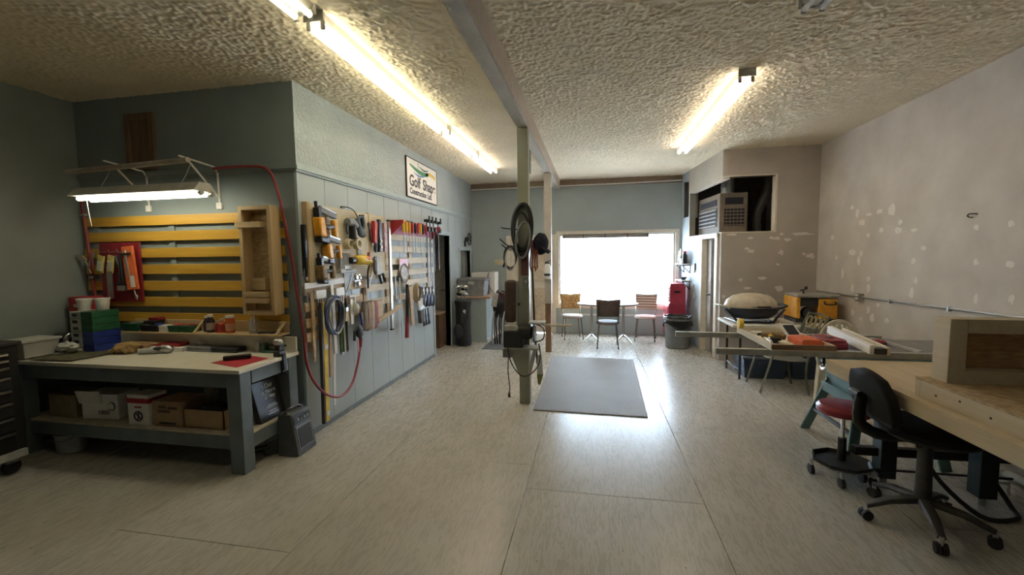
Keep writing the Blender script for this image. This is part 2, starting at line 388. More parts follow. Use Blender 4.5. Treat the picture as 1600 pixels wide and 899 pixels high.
# ------------------------------------------------------------------ furnace closet
b = MB(None, F_clos)
b.box((1.94, 2.83, -.1), (RX, CZ, 0)); b.box((2.70, 0, -.1), (RX, 2.83, 0)); b.box((1.94, 0, -.1), (2.70, 2.0, 0))
wall_cf = struct('wall_closet_front', b, m_clos)
b = MB(None, F_clos); b.box((2.675, 2.0, -.12), (2.70, 2.83, .006)); b.box((1.94, 1.985, -.12), (2.70, 2.0, .006)); b.box((1.94, 2.83, -.12), (2.7, 2.845, .004)); b.build('opening_edge_trim', m_cream, wall_cf)
b = MB(None, F_slant)
SO = 1.53
b.box((0, 2.81, -.1), (SO + .08, CZ, 0)); b.box((SO, 1.99, -.1), (SO + .08, 2.81, 0)); b.box((SO + .08, 3.08, -.1), (CL, CZ, 0)); b.box((1.96, 0, -.1), (CL, 3.08, 0)); b.box((SO + .08, 0, -.1), (1.96, 2.38, 0))
b.box((.88, 0, -.1), (SO + .08, 1.99, 0)); b.box((.2, 1.93, -.1), (.88, 1.99, 0))
wall_cs = struct('wall_closet_side', b, m_bluewall)
b = MB(None, F_slant); b.box((0, 2.81, 0), (SO + .08, CZ, .004)); b.build('soffit_plaster', m_ceil, wall_cs)
b = MB(None, F_slant); b.box((0, 2.80, -.11), (SO, 2.815, .006)); b.box((0, 1.985, -.1), (SO, 2.0, .006)); b.box((SO, 1.985, -.1), (SO + .03, 2.815, .008)); b.build('opening_edge_trim', m_cream, wall_cs)
b = MB(None, F_slant); b.box((SO + .06, 2.36, -.16), (1.98, 3.1, -.12)); b.build('recess_back', m_clos, wall_cs)
# closet interior
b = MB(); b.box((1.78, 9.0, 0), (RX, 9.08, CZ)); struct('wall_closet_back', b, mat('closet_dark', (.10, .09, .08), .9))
b = MB(None, F_slant)
b.box((.80, 0, -.12), (.90, 1.97, .018)); b.box((.12, 0, -.12), (.23, 1.97, .018)); b.box((.12, 1.92, -.12), (.90, 2.0, .018))
door3 = struct('door_3', b, m_cream, None, .003)
b = MB(None, F_slant); b.box((.60, .01, -.11), (.80, 1.91, -.07)); lf = b.build('door_leaf', mat('grey_door', (.42, .38, .34), .5), door3, .003)
b = MB(None, F_slant); b.lathe([(.018, -.07), (.018, -.06), (.008, -.055), (.02, -.03), (.003, -.018)], (.63, .98, 0), 'z', 10); b.build('knob', m_dark, door3)
# spackle patches: right wall (y, z, ry, rz) and closet front (x, z, rx, rz)
RW = [(6.23, 2.24, .056, .034), (6.12, 2.15, .047, .065), (6.01, 2.04, .078, .056), (5.89, 2.12, .074, .024), (5.7, 2.14, .069, .038), (5.49, 2.13, .069, .088), (5.35, 1.99, .05, .035), (5.37, 1.9, .07, .049), (5.65, 1.92, .051, .038), (5.88, 1.87, .05, .039), (5.14, 1.89, .055, .028), (6.18, 1.67, .097, .05), (6.0, 1.65, .046, .04), (6.04, 1.56, .04, .073), (6.38, 1.39, .045, .087), (6.54, 1.6, .039, .044), (5.84, 1.35, .049, .04), (5.83, 1.23, .043, .071), (6.15, 1.2, .042, .063), (5.12, 1.57, .045, .037), (4.99, 1.7, .043, .033), (5.12, 1.23, .045, .075), (5.07, 1.37, .036, .047), (6.66, 1.88, .049, .054), (4.4, 1.87, .035, .034), (4.38, 1.57, .032, .045), (4.07, 1.56, .048, .037), (4.04, 1.28, .037, .047), (4.36, 1.25, .028, .056), (4.09, 1.88, .032, .036), (6.12, .9, .048, .05), (5.81, .97, .042, .055), (5.73, .88, .059, .069), (5.64, 1.05, .04, .03), (5.47, .89, .053, .037), (5.95, .84, .038, .032)]
CW = [(3.05, 1.95, .2, .03), (3.2, 1.62, .05, .049), (3.15, 1.62, .049, .032), (3.09, 1.65, .035, .025), (2.71, 1.89, .053, .032), (2.64, 1.9, .035, .025), (2.86, 1.87, .064, .032), (2.78, 1.95, .035, .025), (2.35, 1.9, .057, .025), (2.09, 1.96, .106, .021), (2.36, 1.7, .078, .035), (2.31, 1.74, .049, .025), (2.78, 1.68, .046, .053), (2.74, 1.5, .032, .025), (2.23, 1.27, .039, .032), (2.53, 1.29, .085, .032), (2.33, 1.14, .071, .028), (2.77, 1.14, .071, .053), (1.99, 1.01, .035, .035), (2.6, 1.02, .064, .028)]
def patch(fr, u, v, ru, rv, par, k):
    b = MB(None, fr); poly = []
    for j in range(14):
        q = 2 * math.pi * j / 14; e = .75 + .45 * noise.noise(Vector((math.cos(q) * 1.6 + k * 2.3, math.sin(q) * 1.6, k)))
        poly.append((u + math.cos(q) * ru * e, v + math.sin(q) * rv * e))
    b.rings([[b.V((x, y, 0)) for x, y in poly], [b.V((x, y, .0015)) for x, y in poly]])
    b.build('spackle_patch', m_patch, par)
for k, (y, z, ry, rz) in enumerate(RW): patch(F_right, -y, z, ry, rz, wall_right, k)
for k, (x, z, rx, rz) in enumerate(CW): patch(F_clos, x, z, rx, rz, wall_cf, k + 50)

# ------------------------------------------------------------------ fluorescent strips
m_house = mat('fixture_enamel', (.62, .60, .55), .4)
m_tubeA = mat('lit_tube_a', (1.0, .93, .66), emit=TUBE_E, var=0); m_tubeB = mat('lit_tube_b', (1.0, .87, .70), emit=TUBE_E, var=0)
m_tubeW = mat('lit_tube_dim', (1.0, .93, .66), emit=TUBE_E * .4, var=0)
m_sock = mat('tube_socket', (.55, .53, .48), .5)
m_tubeoff = mat('unlit_tube', (.75, .76, .74), .25, var=.02)
def strip(x, y0, y1, label, mt, name='fluorescent_fixture', group=None):
    t = thing(name, label, 'light fixture', (x, (y0 + y1) / 2, CZ), group)
    b = MB(t); b.hexa([(x - .06, y0, CZ - .001), (x + .06, y0, CZ - .001), (x + .06, y1, CZ - .001), (x - .06, y1, CZ - .001), (x - .045, y0, CZ - .062), (x + .045, y0, CZ - .062), (x + .045, y1, CZ - .062), (x - .045, y1, CZ - .062)])
    b.build('housing', m_house, t, .003)
    for s in (-1, 1):
        b = MB(t); b.cyl((x + s * .05, y0 + .03, CZ - .088), (x + s * .05, y1 - .03, CZ - .088), .0185, n=12); b.build('tube', mt, t)
        for yy in (y0 + .012, y1 - .03):
            b = MB(t); b.box((x + s * .05 - .014, yy, CZ - .112), (x + s * .05 + .014, yy + .018, CZ - .055)); b.build('socket', m_sock, t, .004)
    for ye in (y0 - .008, y1):
        b = MB(t); b.box((x - .07, ye, CZ - .07), (x + .07, ye + .008, CZ)); b.build('end_plate', m_house, t)
    return t
strip(-1.75, 1.23, 2.47, 'long lit strip light next to the beam, partly past the frame edge', m_tubeW)
strip(-1.75, 2.55, 4.98, 'eight foot lit strip light above the grey partition wall corner', m_tubeA)
strip(-1.74, 5.0, 6.24, 'short lit strip light between two others over the sign', m_tubeB)
strip(-1.73, 6.26, 7.5, 'short lit strip light at the end of the row towards the back wall', m_tubeB)
strip(1.29, 4.06, 6.75, 'lone lit strip light near the furnace closet', m_tubeB)
strip(1.32, .6, 3.04, 'unlit strip light above the plywood workbench', m_tubeoff)
# ================================================================== LEFT WORKBENCH CORNER
m_gold = wood('golden_slat', (.60, .35, .05), (.46, .25, .03), .38, 'x', 2.0)
m_pine = wood('pine', (.62, .46, .26), (.50, .35, .18), .55, 'x', 3.0)
m_pinez = wood('pine_upright', (.60, .43, .23), (.47, .32, .16), .55, 'z', 3.0)
m_osb = mat('osb', (.52, .38, .20), .7, col2=(.30, .19, .08), scale=22, vec=(1, 1, 3), detail=6, bump=.2, bscale=40)
m_steel = mat('steel', (.55, .55, .54), .42, 1.0, var=.06)
m_chrome = mat('chrome', (.75, .75, .75), .25, 1.0, var=.03)
m_black = m_dark
m_rubber = mat('rubber', (.03, .03, .032), .75)
m_benchpaint = mat('bench_paint', (.17, .205, .225), .45, var=.1, scale=6)
m_melamine = mat('melamine', (.80, .77, .68), .35, col2=(.72, .68, .57), scale=5)
m_red = mat('red_plastic', (.42, .025, .03), .4)
m_dkred = mat('dark_red', (.26, .02, .03), .45)
m_orange = mat('orange_plastic', (.80, .17, .05), .45)
m_yellow = mat('yellow_plastic', (.80, .55, .04), .4)
m_amber = mat('amber_tool', (.80, .38, .03), .42)
m_green = mat('green_plastic', (.02, .11, .05), .45)
m_blue = mat('blue_plastic', (.025, .05, .30), .4)
m_grey = mat('grey_plastic', (.24, .25, .26), .5)
m_lgrey = mat('light_grey_plastic', (.50, .50, .48), .5)
m_cardb = mat('cardboard', (.40, .26, .14), .85, var=.08, scale=8)
m_paper = mat('white_card', (.78, .76, .72), .7, var=.04)
m_ink = mat('black_ink', (.02, .02, .02), .7)
m_clear = mat('clear_plastic', (.70, .72, .70), .15, alpha=.45, var=.05)
m_frost = mat('frosted_bin', (.62, .62, .58), .4, alpha=.85, var=.05)
m_hose = mat('red_hose', (.30, .045, .05), .5)
# slats on the front wall
t = thing('slat_wall', 'yellow varnished horizontal slats behind the white workbench', 'wall rack', (-3.9, FY, 1.1))
for z in (2.0, 1.85, 1.69, 1.53, 1.37, 1.215, 1.06):
    b = MB(t, F_front); e = random.uniform(-.01, .01); b.box((-5.0 + e, z + .008, .018), (-2.73 + e, z + .10, .038)); b.build('slat', m_gold, t, .002)
for x in (-4.9, -4.0, -3.2):
    b = MB(t, F_front); b.box((x, 1.04, 0), (x + .06, 2.09, .018)); b.build('batten', m_front, t)
# tall open box of OSB and pine on the slats
t = thing('tool_holder_box', 'tall open pine and OSB box fixed upright to the yellow slats', 'shelf box', (-2.93, FY - .04, 1.17))
b = MB(t, F_front); b.box((-3.07, 1.19, .04), (-2.79, 2.12, .05)); b.build('back_panel', m_osb, t)
for (a, c) in (((-3.09, 1.17, .04), (-3.055, 2.14, .16)), ((-2.80, 1.17, .04), (-2.765, 2.14, .16))):
    b = MB(t, F_front); b.box(a, c); b.build('side_board', m_pinez, t, .002)
for z in (1.17, 2.105):
    b = MB(t, F_front); b.box((-3.055, z, .04), (-2.80, z + .035, .16)); b.build('end_board', m_pine, t, .002)
b = MB(t, F_front); b.box((-3.12, 1.95, .12), (-2.86, 2.0, .17)); b.build('cleat', m_pine, t, .002)
for z in (1.28, 1.335):
    b = MB(t, F_front); b.box((-3.05, z, .14), (-2.83, z + .045, .19)); b.build('cleat', m_pine, t, .002)
b = MB(t, F_front); b.box((-3.05, 1.39, .05), (-2.9, 1.50, .10)); b.build('block', m_pine, t, .002)
# brown louvred panel high on the wall
t = thing('wooden_vent_panel', 'dark brown wooden panel hung high on the grey wall', 'panel', (-4.25, FY, 2.54))
for (a, c) in (((-4.42, 2.54, 0), (-4.37, 3.07, .03)), ((-4.14, 2.54, 0), (-4.09, 3.07, .03)), ((-4.37, 2.54, 0), (-4.14, 2.60, .03)), ((-4.37, 3.01, 0), (-4.14, 3.07, .03))):
    b = MB(t, F_front); b.box(a, c); b.build('frame_board', m_brown, t, .003)
b = MB(t, F_front); b.box((-4.37, 2.60, 0), (-4.14, 3.01, .012)); b.build('field', m_brown, t)
# shop light on brackets
t = thing('pipe_rail', 'pale pipe on white shelf brackets above the hanging shop light', 'rail', (-4.1, FY, 2.45))
m_palepipe = mat('pale_pipe', (.50, .44, .37), .5)
b = MB(t, F_front); b.tube([(-4.75, 2.49, .30), (-4.2, 2.505, .30), (-3.42, 2.53, .30)], .024, 10); b.build('pipe', m_palepipe, t)
for x in (-4.22, -3.42):
    b = MB(t, F_front); b.tube([(x, 2.18, .005), (x, 2.47, .012), (x, 2.52, .04), (x - .05, 2.56, .34)], .012, 6, flat=.6); b.build('bracket', m_white, t)
    b = MB(t, F_front); b.tube([(x, 2.24, .008), (x - .03, 2.52, .26)], .009, 6); b.build('brace', m_white, t)
    b = MB(t, F_front); b.box((x - .03, 2.14, 0), (x + .03, 2.20, .02)); b.build('foot_plate', m_white, t, .004)
t = thing('shop_light', 'lit white shop light hanging over the workbench', 'light fixture', (-3.8, 3.05, 2.24))
b = MB(t); y = 3.05
b.hexa([(-4.46, y - .11, 2.235), (-3.16, y - .11, 2.235), (-3.16, y + .11, 2.235), (-4.46, y + .11, 2.235), (-4.46, y - .05, 2.31), (-3.16, y - .05, 2.31), (-3.16, y + .05, 2.31), (-4.46, y + .05, 2.31)])
b.build('housing', m_house, t, .004)
for s in (-1, 1):
    b = MB(t); b.cyl((-4.42, y + s * .05, 2.215), (-3.21, y + s * .05, 2.215), .017, n=10); b.build('tube', mat('bench_tube', (1.0, .95, .72), emit=7.0, var=0), t)
    b = MB(t); b.cyl((-3.165, y + s * .05, 2.215), (-3.14, y + s * .05, 2.225), .02, n=10); b.build('socket', m_steel, t)
b = MB(t); b.tube([(-4.40, y, 2.21), (-4.39, y, 2.1), (-4.37, y, 1.98)], .003, 5); b.build('pull_cord', m_white, t)
for x in (-4.25, -3.4):
    b = MB(t); b.tube([(x, y, 2.305), (x + .01, y + .05, 2.40), (x, y + .1, 2.49)], .003, 5); b.build('hanger_chain', m_steel, t)
# air hoses
def arc(pts, k=6):
    pts = [Vector(p) for p in pts]; out = []
    P = [pts[0]] + pts + [pts[-1]]
    for i in range(1, len(P) - 2):
        for j in range(k):
            s = j / k; a, b_, c, d = P[i - 1], P[i], P[i + 1], P[i + 2]
            out.append(.5 * ((2 * b_) + (c - a) * s + (2 * a - 5 * b_ + 4 * c - d) * s * s + (3 * b_ - a - 3 * c + d) * s ** 3))
    out.append(pts[-1]); return out
single('air_hose', 'red air hose running down the wall corner and looping past the level', 'hose', (-2.6, 3.4, .28), lambda q: q.tube(arc([(-3.42, 3.40, 2.505), (-3.1, 3.405, 2.51), (-2.86, 3.405, 2.47), (-2.76, 3.40, 2.25), (-2.70, 3.41, 1.9), (-2.655, 3.425, 1.5), (-2.60, 3.43, 1.0), (-2.575, 3.44, .66), (-2.505, 3.53, .42), (-2.495, 3.78, .285), (-2.505, 4.02, .33), (-2.535, 4.2, .50), (-2.545, 4.285, .68)]), .0125, 8), m_hose)
t = thing('corner_pipe', 'thin reddish pipe running up the corner of the left wall', 'pipe', (LX + .03, 3.40, .9))
b = MB(t); b.tube([(-4.86, 3.40, .9), (-4.92, 3.405, 1.5), (-4.97, 3.41, 2.1), (-5.0, 3.41, 2.38)], .014, 8); b.build('pipe', m_hose, t)
for z, x in ((1.5, -4.92), (2.12, -4.975)):
    b = MB(t); b.box((x - .03, 3.39, z), (x + .03, 3.425, z + .02)); b.build('clamp', m_steel, t)
# red hanging board
t = thing('red_tool_board', 'dark red hook board on the yellow slats', 'tool board', (-4.55, FY - .04, 1.27))
b = MB(t, F_front); b.box((-4.80, 1.27, .04), (-4.31, 1.85, .052)); b.build('board', m_dkred, t, .003)
for x in (-4.72, -4.6, -4.5, -4.38):
    b = MB(t, F_front); b.tube([(x, 1.76, .05), (x, 1.755, .11), (x, 1.78, .12)], .004, 5); b.build('hook', m_steel, t)
for k, x in enumerate((-4.73, -4.61)):
    tt = thing('bit_card', ['yellow blister card of bits hung beside the rulers', 'yellow blister card of bits hung beside the clamp'][k], 'packet', (x, FY - .10, 1.55))
    b = MB(tt, F_front); b.obox((x, 1.64, .10), (.075, .17, .012), (0, 0, -12)); b.build('card', mat('pale_yellow_card', (.72, .62, .18), .6, col2=(.35, .28, .1), scale=20), tt, .002)
    b = MB(tt, F_front); b.obox((x + .002, 1.62, .112), (.05, .09, .016), (0, 0, -12)); b.build('blister', m_clear, tt, .004)
t = thing('steel_rule', 'pair of dull grey steel strips hung low on the red board', 'ruler', (-4.66, FY - .08, 1.32))
for d in (0, .035):
    b = MB(t, F_front); b.box((-4.70 + d, 1.30, .07), (-4.668 + d, 1.56, .08)); b.build('blade', m_steel, t)
t = thing('hand_clamp', 'black and silver clamp hung in the middle of the red board', 'clamp', (-4.53, FY - .08, 1.4))
b = MB(t, F_front); b.tube([(-4.56, 1.72, .09), (-4.52, 1.6, .09), (-4.53, 1.45, .09)], .012, 6); b.tube([(-4.50, 1.74, .09), (-4.50, 1.62, .09), (-4.49, 1.47, .09)], .012, 6); b.bar((-4.57, 1.44, .09), (-4.45, 1.44, .09), .02, .03); b.build('frame', m_black, t)
b = MB(t, F_front); b.box((-4.55, 1.38, .075), (-4.46, 1.43, .105)); b.build('jaw', m_steel, t, .003)
t = thing('file_pouch', 'orange hanging tool pouch with white label on red board', 'pouch', (-4.40, FY - .08, 1.4))
b = MB(t, F_front); b.obox((-4.395, 1.60, .085), (.13, .42, .02), (0, 0, 5)); b.build('pouch', m_orange, t, .004)
b = MB(t, F_front); b.obox((-4.37, 1.47, .096), (.05, .11, .003), (0, 0, 5)); b.build('label', m_paper, t)
b = MB(t, F_front); b.obox((-4.415, 1.64, .10), (.022, .26, .016), (0, 0, 5)); b.build('file', m_steel, t, .004)
b = MB(t, F_front); b.obox((-4.41, 1.735, .105), (.10, .02, .012), (0, 0, 5)); b.build('strap', m_black, t)
t = thing('small_wrench', 'small silver wrench hanging under the orange pouch', 'wrench', (-4.36, FY - .08, 1.29))
b = MB(t, F_front); b.tube([(-4.375, 1.385, .08), (-4.36, 1.33, .08)], .006, 6); b.blob((-4.355, 1.315, .08), (.018, .026, .008)); b.build('body', m_chrome, t)
t = thing('spring_clamp', 'red and silver spring clamp hung beside the corner pipe', 'clamp', (-4.83, FY - .08, 1.6))
for s in (-1, 1):
    b = MB(t, F_front); b.tube([(-4.86 + s * .03, 1.60, .10), (-4.83, 1.70, .10), (-4.81 - s * .03, 1.76, .10)], .011, 6); b.build('handle' if s > 0 else 'jaw', m_dkred if s > 0 else m_steel, t)
t = thing('paint_brush', 'worn flat brush poking out beside the corner pipe', 'brush', (-4.93, FY - .1, 1.68))
b = MB(t, F_front); b.prism([(-5.02, 1.735), (-4.94, 1.725), (-4.9, 1.68), (-4.96, 1.69)], .09, .105, 'xy'); b.build('bristles', mat('tan_bristle', (.45, .36, .26), .8), t)
b = MB(t, F_front); b.tube([(-4.93, 1.70, .097), (-4.86, 1.55, .097)], .006, 6); b.build('handle', m_pinez, t)
# ---------------------------------------------------------------- bench
BX0, BX1, BY0, BY1 = -4.97, -2.625, 2.72, 3.39
t = thing('workbench', 'grey-blue wooden workbench with white melamine top and lower shelf', 'workbench', (-3.8, 3.05, 0))
b = MB(t); b.box((BX0, BY0, .80), (BX1, BY1, .83)); b.build('top', m_melamine, t, .003)
b = MB(t); b.box((BX0, BY1 - .02, .83), (BX1 - .01, BY1, .965)); b.build('backsplash', m_melamine, t, .003)
b = MB(t); b.box((BX0 + .03, BY0 + .03, .68), (BX1 - .14, BY0 + .07, .80)); b.build('front_apron', m_benchpaint, t, .003)
b = MB(t); b.box((BX1 - .06, BY0 + .14, .69), (BX1 - .02, BY1 - .12, .80)); b.build('side_apron', m_benchpaint, t, .003)
for x in (BX1 - .14, BX0 + .03):
    for y in (BY0 + .02, BY1 - .12):
        b = MB(t); b.box((x, y, 0), (x + .125, y + .105, .80)); b.build('leg', m_benchpaint, t, .004)
b = MB(t); b.box((BX0 + .03, BY0 + .05, .18), (BX1 - .14, BY0 + .09, .29)); b.build('shelf_rail', m_benchpaint, t, .003)
b = MB(t); b.box((BX1 - .05, BY0 + .125, .18), (BX1 - .02, BY1 - .12, .29)); b.build('shelf_side_rail', m_benchpaint, t, .003)
b = MB(t); b.box((BX0 + .03, BY0 + .05, .29), (BX1 - .02, BY1 - .02, .305)); b.build('shelf_board', mat('shelf_ply', (.60, .52, .40), .6), t)
# narrow pine shelf over the bench
t = thing('bench_shelf', 'narrow pine shelf with slanted dividers above the bench backsplash', 'shelf', (-3.7, 3.36, .99))
SY = 3.408
b = MB(t); b.box((-4.43, SY - .15, .985), (-2.72, SY, 1.0)); b.build('board', m_pine, t, .002)
b = MB(t); b.box((-4.43, SY - .012, 1.0), (-2.72, SY, 1.10)); b.build('back_board', m_pine, t, .002)
for x in (-4.225, -3.62, -2.76):
    b = MB(t); b.prism([(SY - .148, 1.0), (SY - .125, 1.0), (SY - .012, 1.095), (SY - .035, 1.10)], x, x + .016, 'yz'); b.build('divider', m_pine, t)
# bins and bottles on the shelf
def bin_(x, y, z, w, d, h, m, label, grp=None, fill=None):
    t = thing('parts_bin', label, 'bin', (x, y, z), grp)
    b = MB(t); k = .006
    b.hexa([(x - w / 2, y - d / 2, z), (x + w / 2, y - d / 2, z), (x + w / 2, y + d / 2, z), (x - w / 2, y + d / 2, z), (x - w * .54, y - d * .56, z + h), (x + w * .54, y - d * .56, z + h), (x + w * .54, y + d / 2, z + h), (x - w * .54, y + d / 2, z + h)])
    b.build('body', m, t, .004)
    b = MB(t); b.box((x - w * .56, y - d * .585, z + h * .86), (x + w * .56, y - d * .54, z + h)); b.build('lip', m, t, .002)
    if fill: b = MB(t); b.blob((x, y, z + h), (w * .42, d * .4, .012), .5); b.build('contents', fill, t)
    return t
SZ = 1.0
bin_(-4.32, SY - .085, SZ, .17, .12, .075, m_green, 'long dark green bin at the end of the bench shelf', None, m_steel)
bin_(-4.16, SY - .085, SZ, .09, .11, .06, m_black, 'small black bin beside the long green bin', None, m_steel)
bin_(-4.06, SY - .085, SZ, .09, .11, .06, m_black, 'small black bin next to the white box', None, m_blue)
single('small_carton', 'little white carton standing between bins on bench shelf', 'box', (-3.97, SY - .1, SZ), lambda q: (q.box((-4.01, SY - .13, SZ), (-3.92, SY - .05, SZ + .055)), q.box((-4.012, SY - .132, SZ + .04), (-3.918, SY - .048, SZ + .058))), m_paper)
bin_(-3.83, SY - .085, SZ, .12, .11, .062, m_green, 'dark green bin beside the little white carton', None, m_red)
bin_(-3.69, SY - .085, SZ, .10, .11, .062, m_green, 'dark green bin against the slanted divider', None, m_dkred)
def stack_case(x, y, z, w, d, h, m, label):
    single('small_case', label, 'case', (x, y, z), lambda q: (q.box((x - w / 2, y - d / 2, z), (x + w / 2, y + d / 2, z + h * .55)), q.box((x - w * .48, y - d * .52, z + h * .55), (x + w * .48, y + d * .48, z + h))), m, None, .003)
stack_case(-4.13, SY - .075, SZ + .064, .13, .09, .035, m_black, 'flat black case lying on the small black bin')
stack_case(-4.12, SY - .05, SZ + .10, .12, .07, .025, m_dkred, 'flat red case lying on top of the black case')
def bottle(x, y, z, r, h, m, mcap, label, neck=.55, lab=None):
    t = thing('bottle', label, 'bottle', (x, y, z))
    b = MB(t); b.lathe([(r * .9, 0), (r, .006), (r, h * .66), (r * neck, h * .80), (r * neck * .9, h * .86)], (x, y, z), n=14); b.build('body', m, t)
    b = MB(t); b.lathe([(r * neck * 1.15, h * .86), (r * neck * 1.15, h), (r * neck * .6, h)], (x, y, z), n=12); b.build('cap', mcap, t)
    if lab: b = MB(t); b.lathe([(r * 1.012, h * .15), (r * 1.012, h * .55)], (x, y, z), n=14); b.build('label', lab, t)
    return t
m_bk = mat('black_bottle', (.03, .02, .03), .3); m_org = mat('orange_liquid', (.62, .13, .04), .25); m_rdl = mat('red_label', (.4, .03, .03), .5)
by = SY - .09
bottle(-3.545, by + .02, SZ, .022, .15, m_bk, m_paper, 'slim black bottle with white tip on bench shelf', .4)
bottle(-3.475, by, SZ, .036, .165, m_bk, m_paper, 'dark bottle with white cap and pale label', .6, mat('tan_label', (.45, .36, .3), .6))
bottle(-3.405, by, SZ, .020, .085, m_rdl, m_rdl, 'tiny red bottle between dark and orange bottles', .6)
bottle(-3.345, by - .01, SZ, .030, .13, m_org, mat('cream_cap', (.66, .55, .4), .5), 'small orange glue bottle with pointed cream cap', .45, m_rdl)
bottle(-3.265, by, SZ, .038, .16, m_org, m_paper, 'wide orange bottle with broad white cap', .85, mat('orange_label', (.65, .3, .18), .5))
bottle(-3.02, by, SZ, .034, .185, m_clear, m_clear, 'clear spray bottle standing alone on bench shelf', .4, m_lgrey)
single('pliers', 'dark pliers lying on the pine shelf by the divider', 'pliers', (-2.86, by, SZ), lambda q: (q.tube([(-2.95, by, SZ + .012), (-2.86, by, SZ + .014), (-2.80, by + .01, SZ + .012)], .010, 6), q.tube([(-2.95, by - .03, SZ + .01), (-2.86, by - .004, SZ + .014), (-2.80, by - .012, SZ + .012)], .009, 6)), m_black)
# things on the bench top
T = .83
single('red_sheet', 'red paper sheet lying at the bench corner', 'paper', (-2.9, 3.0, T), lambda q: q.hexa([(-3.06, 2.90, T), (-2.72, 2.80, T), (-2.69, 3.10, T), (-3.0, 3.19, T), (-3.06, 2.90, T + .002), (-2.72, 2.80, T + .002), (-2.69, 3.10, T + .002), (-3.0, 3.19, T + .002)]), mat('red_paper', (.48, .03, .05), .6))
t = thing('marking_tool', 'black handheld tool with pale window on red paper', 'tool', (-2.93, 3.02, T))
b = MB(t); b.obox((-2.93, 3.03, T + .0225), (.20, .045, .034), (0, 0, 38)); b.build('body', m_black, t, .006)
b = MB(t); b.obox((-2.875, 3.073, T + .034), (.035, .04, .01), (0, 0, 38)); b.build('window', m_cream, t)
t = thing('impact_gun', 'grey air gun lying on the white bench top', 'air tool', (-3.88, 3.13, T))
b = MB(t); b.tube([(-4.0, 3.08, T + .025), (-3.95, 3.10, T + .028), (-3.86, 3.14, T + .03)], [.024, .026, .028], 10); b.build('handle', m_lgrey, t)
b = MB(t); b.lathe([(.02, -.05), (.036, -.045), (.036, .03), (.026, .045), (.012, .06)], (-3.80, 3.165, T + .037), 'x', 12); b.build('motor', m_steel, t)
b = MB(t); b.blob((-3.85, 3.12, T + .05), (.03, .03, .016)); b.build('trigger', m_black, t)
t = thing('work_glove', 'crumpled tan leather glove on the bench top', 'glove', (-4.2, 3.12, T))
m_glove = mat('tan_leather', (.42, .27, .10), .8, var=.2, scale=30)
b = MB(t); b.blob((-4.20, 3.12, T + .045), (.12, .08, .05), .5, 2.4, 18, 12, 3); b.build('palm', m_glove, t)
for k, (x, y) in enumerate(((-4.10, 3.05), (-4.07, 3.09), (-4.08, 3.14), (-4.26, 3.04))):
    b = MB(t); b.tube([(-4.17, 3.10 + k * .01, T + .05), ((x - 4.17) / 2 - .0, y, T + .05), (x, y, T + .02)], [.022, .02, .015], 8); b.build('finger', m_glove, t)
b = MB(Loc((-4.68, 3.0, T)))
def camo(u, v): return (-4.71 + .42 * u + .04 * v, 2.74 + .36 * v + .02 * u, T + .003 + .006 * noise.noise(Vector((u * 5, v * 4, 0))) + .008)
b.grid(camo, 16, 10); o = b.build('camo_cloth', mat('camouflage', (.16, .15, .09), .9, col2=(.05, .05, .03), scale=16, detail=2), None, 0, .006)
tag(o, 'camouflage cloth spread over the end of the bench', 'cloth')
# storage tower, tubs, red case on the bench end
t = thing('parts_organizer', 'stacked clear drawer organizer with green and blue lids', 'organizer', (-4.62, 3.2, T))
for k in range(6):
    z = T + .01 + k * .062
    b = MB(t); b.box((-4.73, 3.06, z), (-4.60, 3.29, z + .058)); d = b.build('tray', m_frost, t, .004)
    b = MB(t); b.box((-4.69, 3.054, z + .016), (-4.64, 3.06, z + .042)); b.build('tray_label', m_black, d)
    b = MB(t); b.box((-4.60, 3.06, z), (-4.47, 3.29, z + .059)); b.build('lid', m_blue if k < 3 else m_green, t, .003)
t = thing('red_case', 'red plastic case on the clear organizer by the wall', 'case', (-4.86, 3.3, 1.0))
b = MB(t); b.box((-4.96, 3.22, T), (-4.76, 3.36, T + .34)); b.build('tray_stack', mat('smoky_bin', (.2, .19, .18), .4), t, .004)
b = MB(t); b.box((-4.97, 3.215, T + .34), (-4.75, 3.37, T + .50)); b.build('body', m_red, t, .008)
b = MB(t); b.box((-4.90, 3.21, T + .40), (-4.86, 3.215, T + .43)); b.build('latch', m_lgrey, t)
def tub(x, y, z, label, col):
    t = thing('yogurt_tub', label, 'tub', (x, y, z))
    b = MB(t); b.lathe([(.042, 0), (.045, .004), (.056, .098), (.06, .10), (.06, .112), (.053, .112), (.046, .02)], (x, y, z), n=18); b.build('body', m_paper, t)
    b = MB(t); b.lathe([(.0475, .03), (.0545, .085)], (x, y, z), n=18); b.build('printed_band', col, t)
OT = T + .3815
tub(-4.66, 3.14, OT, 'white tub with dark green print on the organizer', mat('green_print', (.6, .62, .55), .5, col2=(.03, .08, .05), scale=14))
tub(-4.535, 3.20, OT, 'white tub with yellow print on the organizer', mat('yellow_print', (.62, .60, .5), .5, col2=(.45, .36, .1), scale=14))
t = thing('clear_tote', 'translucent plastic tote sitting behind the tool cabinet', 'tote', (-4.85, 2.86, T))
b = MB(t); b.hexa([(-4.96, 2.74, T + .014), (-4.76, 2.74, T + .014), (-4.76, 2.95, T + .014), (-4.96, 2.95, T + .014), (-4.99, 2.72, T + .15), (-4.73, 2.72, T + .15), (-4.73, 2.98, T + .15), (-4.99, 2.98, T + .15)]); b.build('body', m_frost, t, .006)
b = MB(t); b.box((-5.0, 2.71, T + .15), (-4.72, 2.99, T + .17)); b.build('rim', m_frost, t, .004)
t = thing('bench_grinder', 'dark round motor with bright rim behind the clear tote', 'motor', (-4.85, 3.14, T))
b = MB(t); b.lathe([(.03, -.1), (.075, -.09), (.08, .08), (.05, .1)], (-4.85, 3.10, T + .10), 'x', 16); b.build('housing', m_black, t)
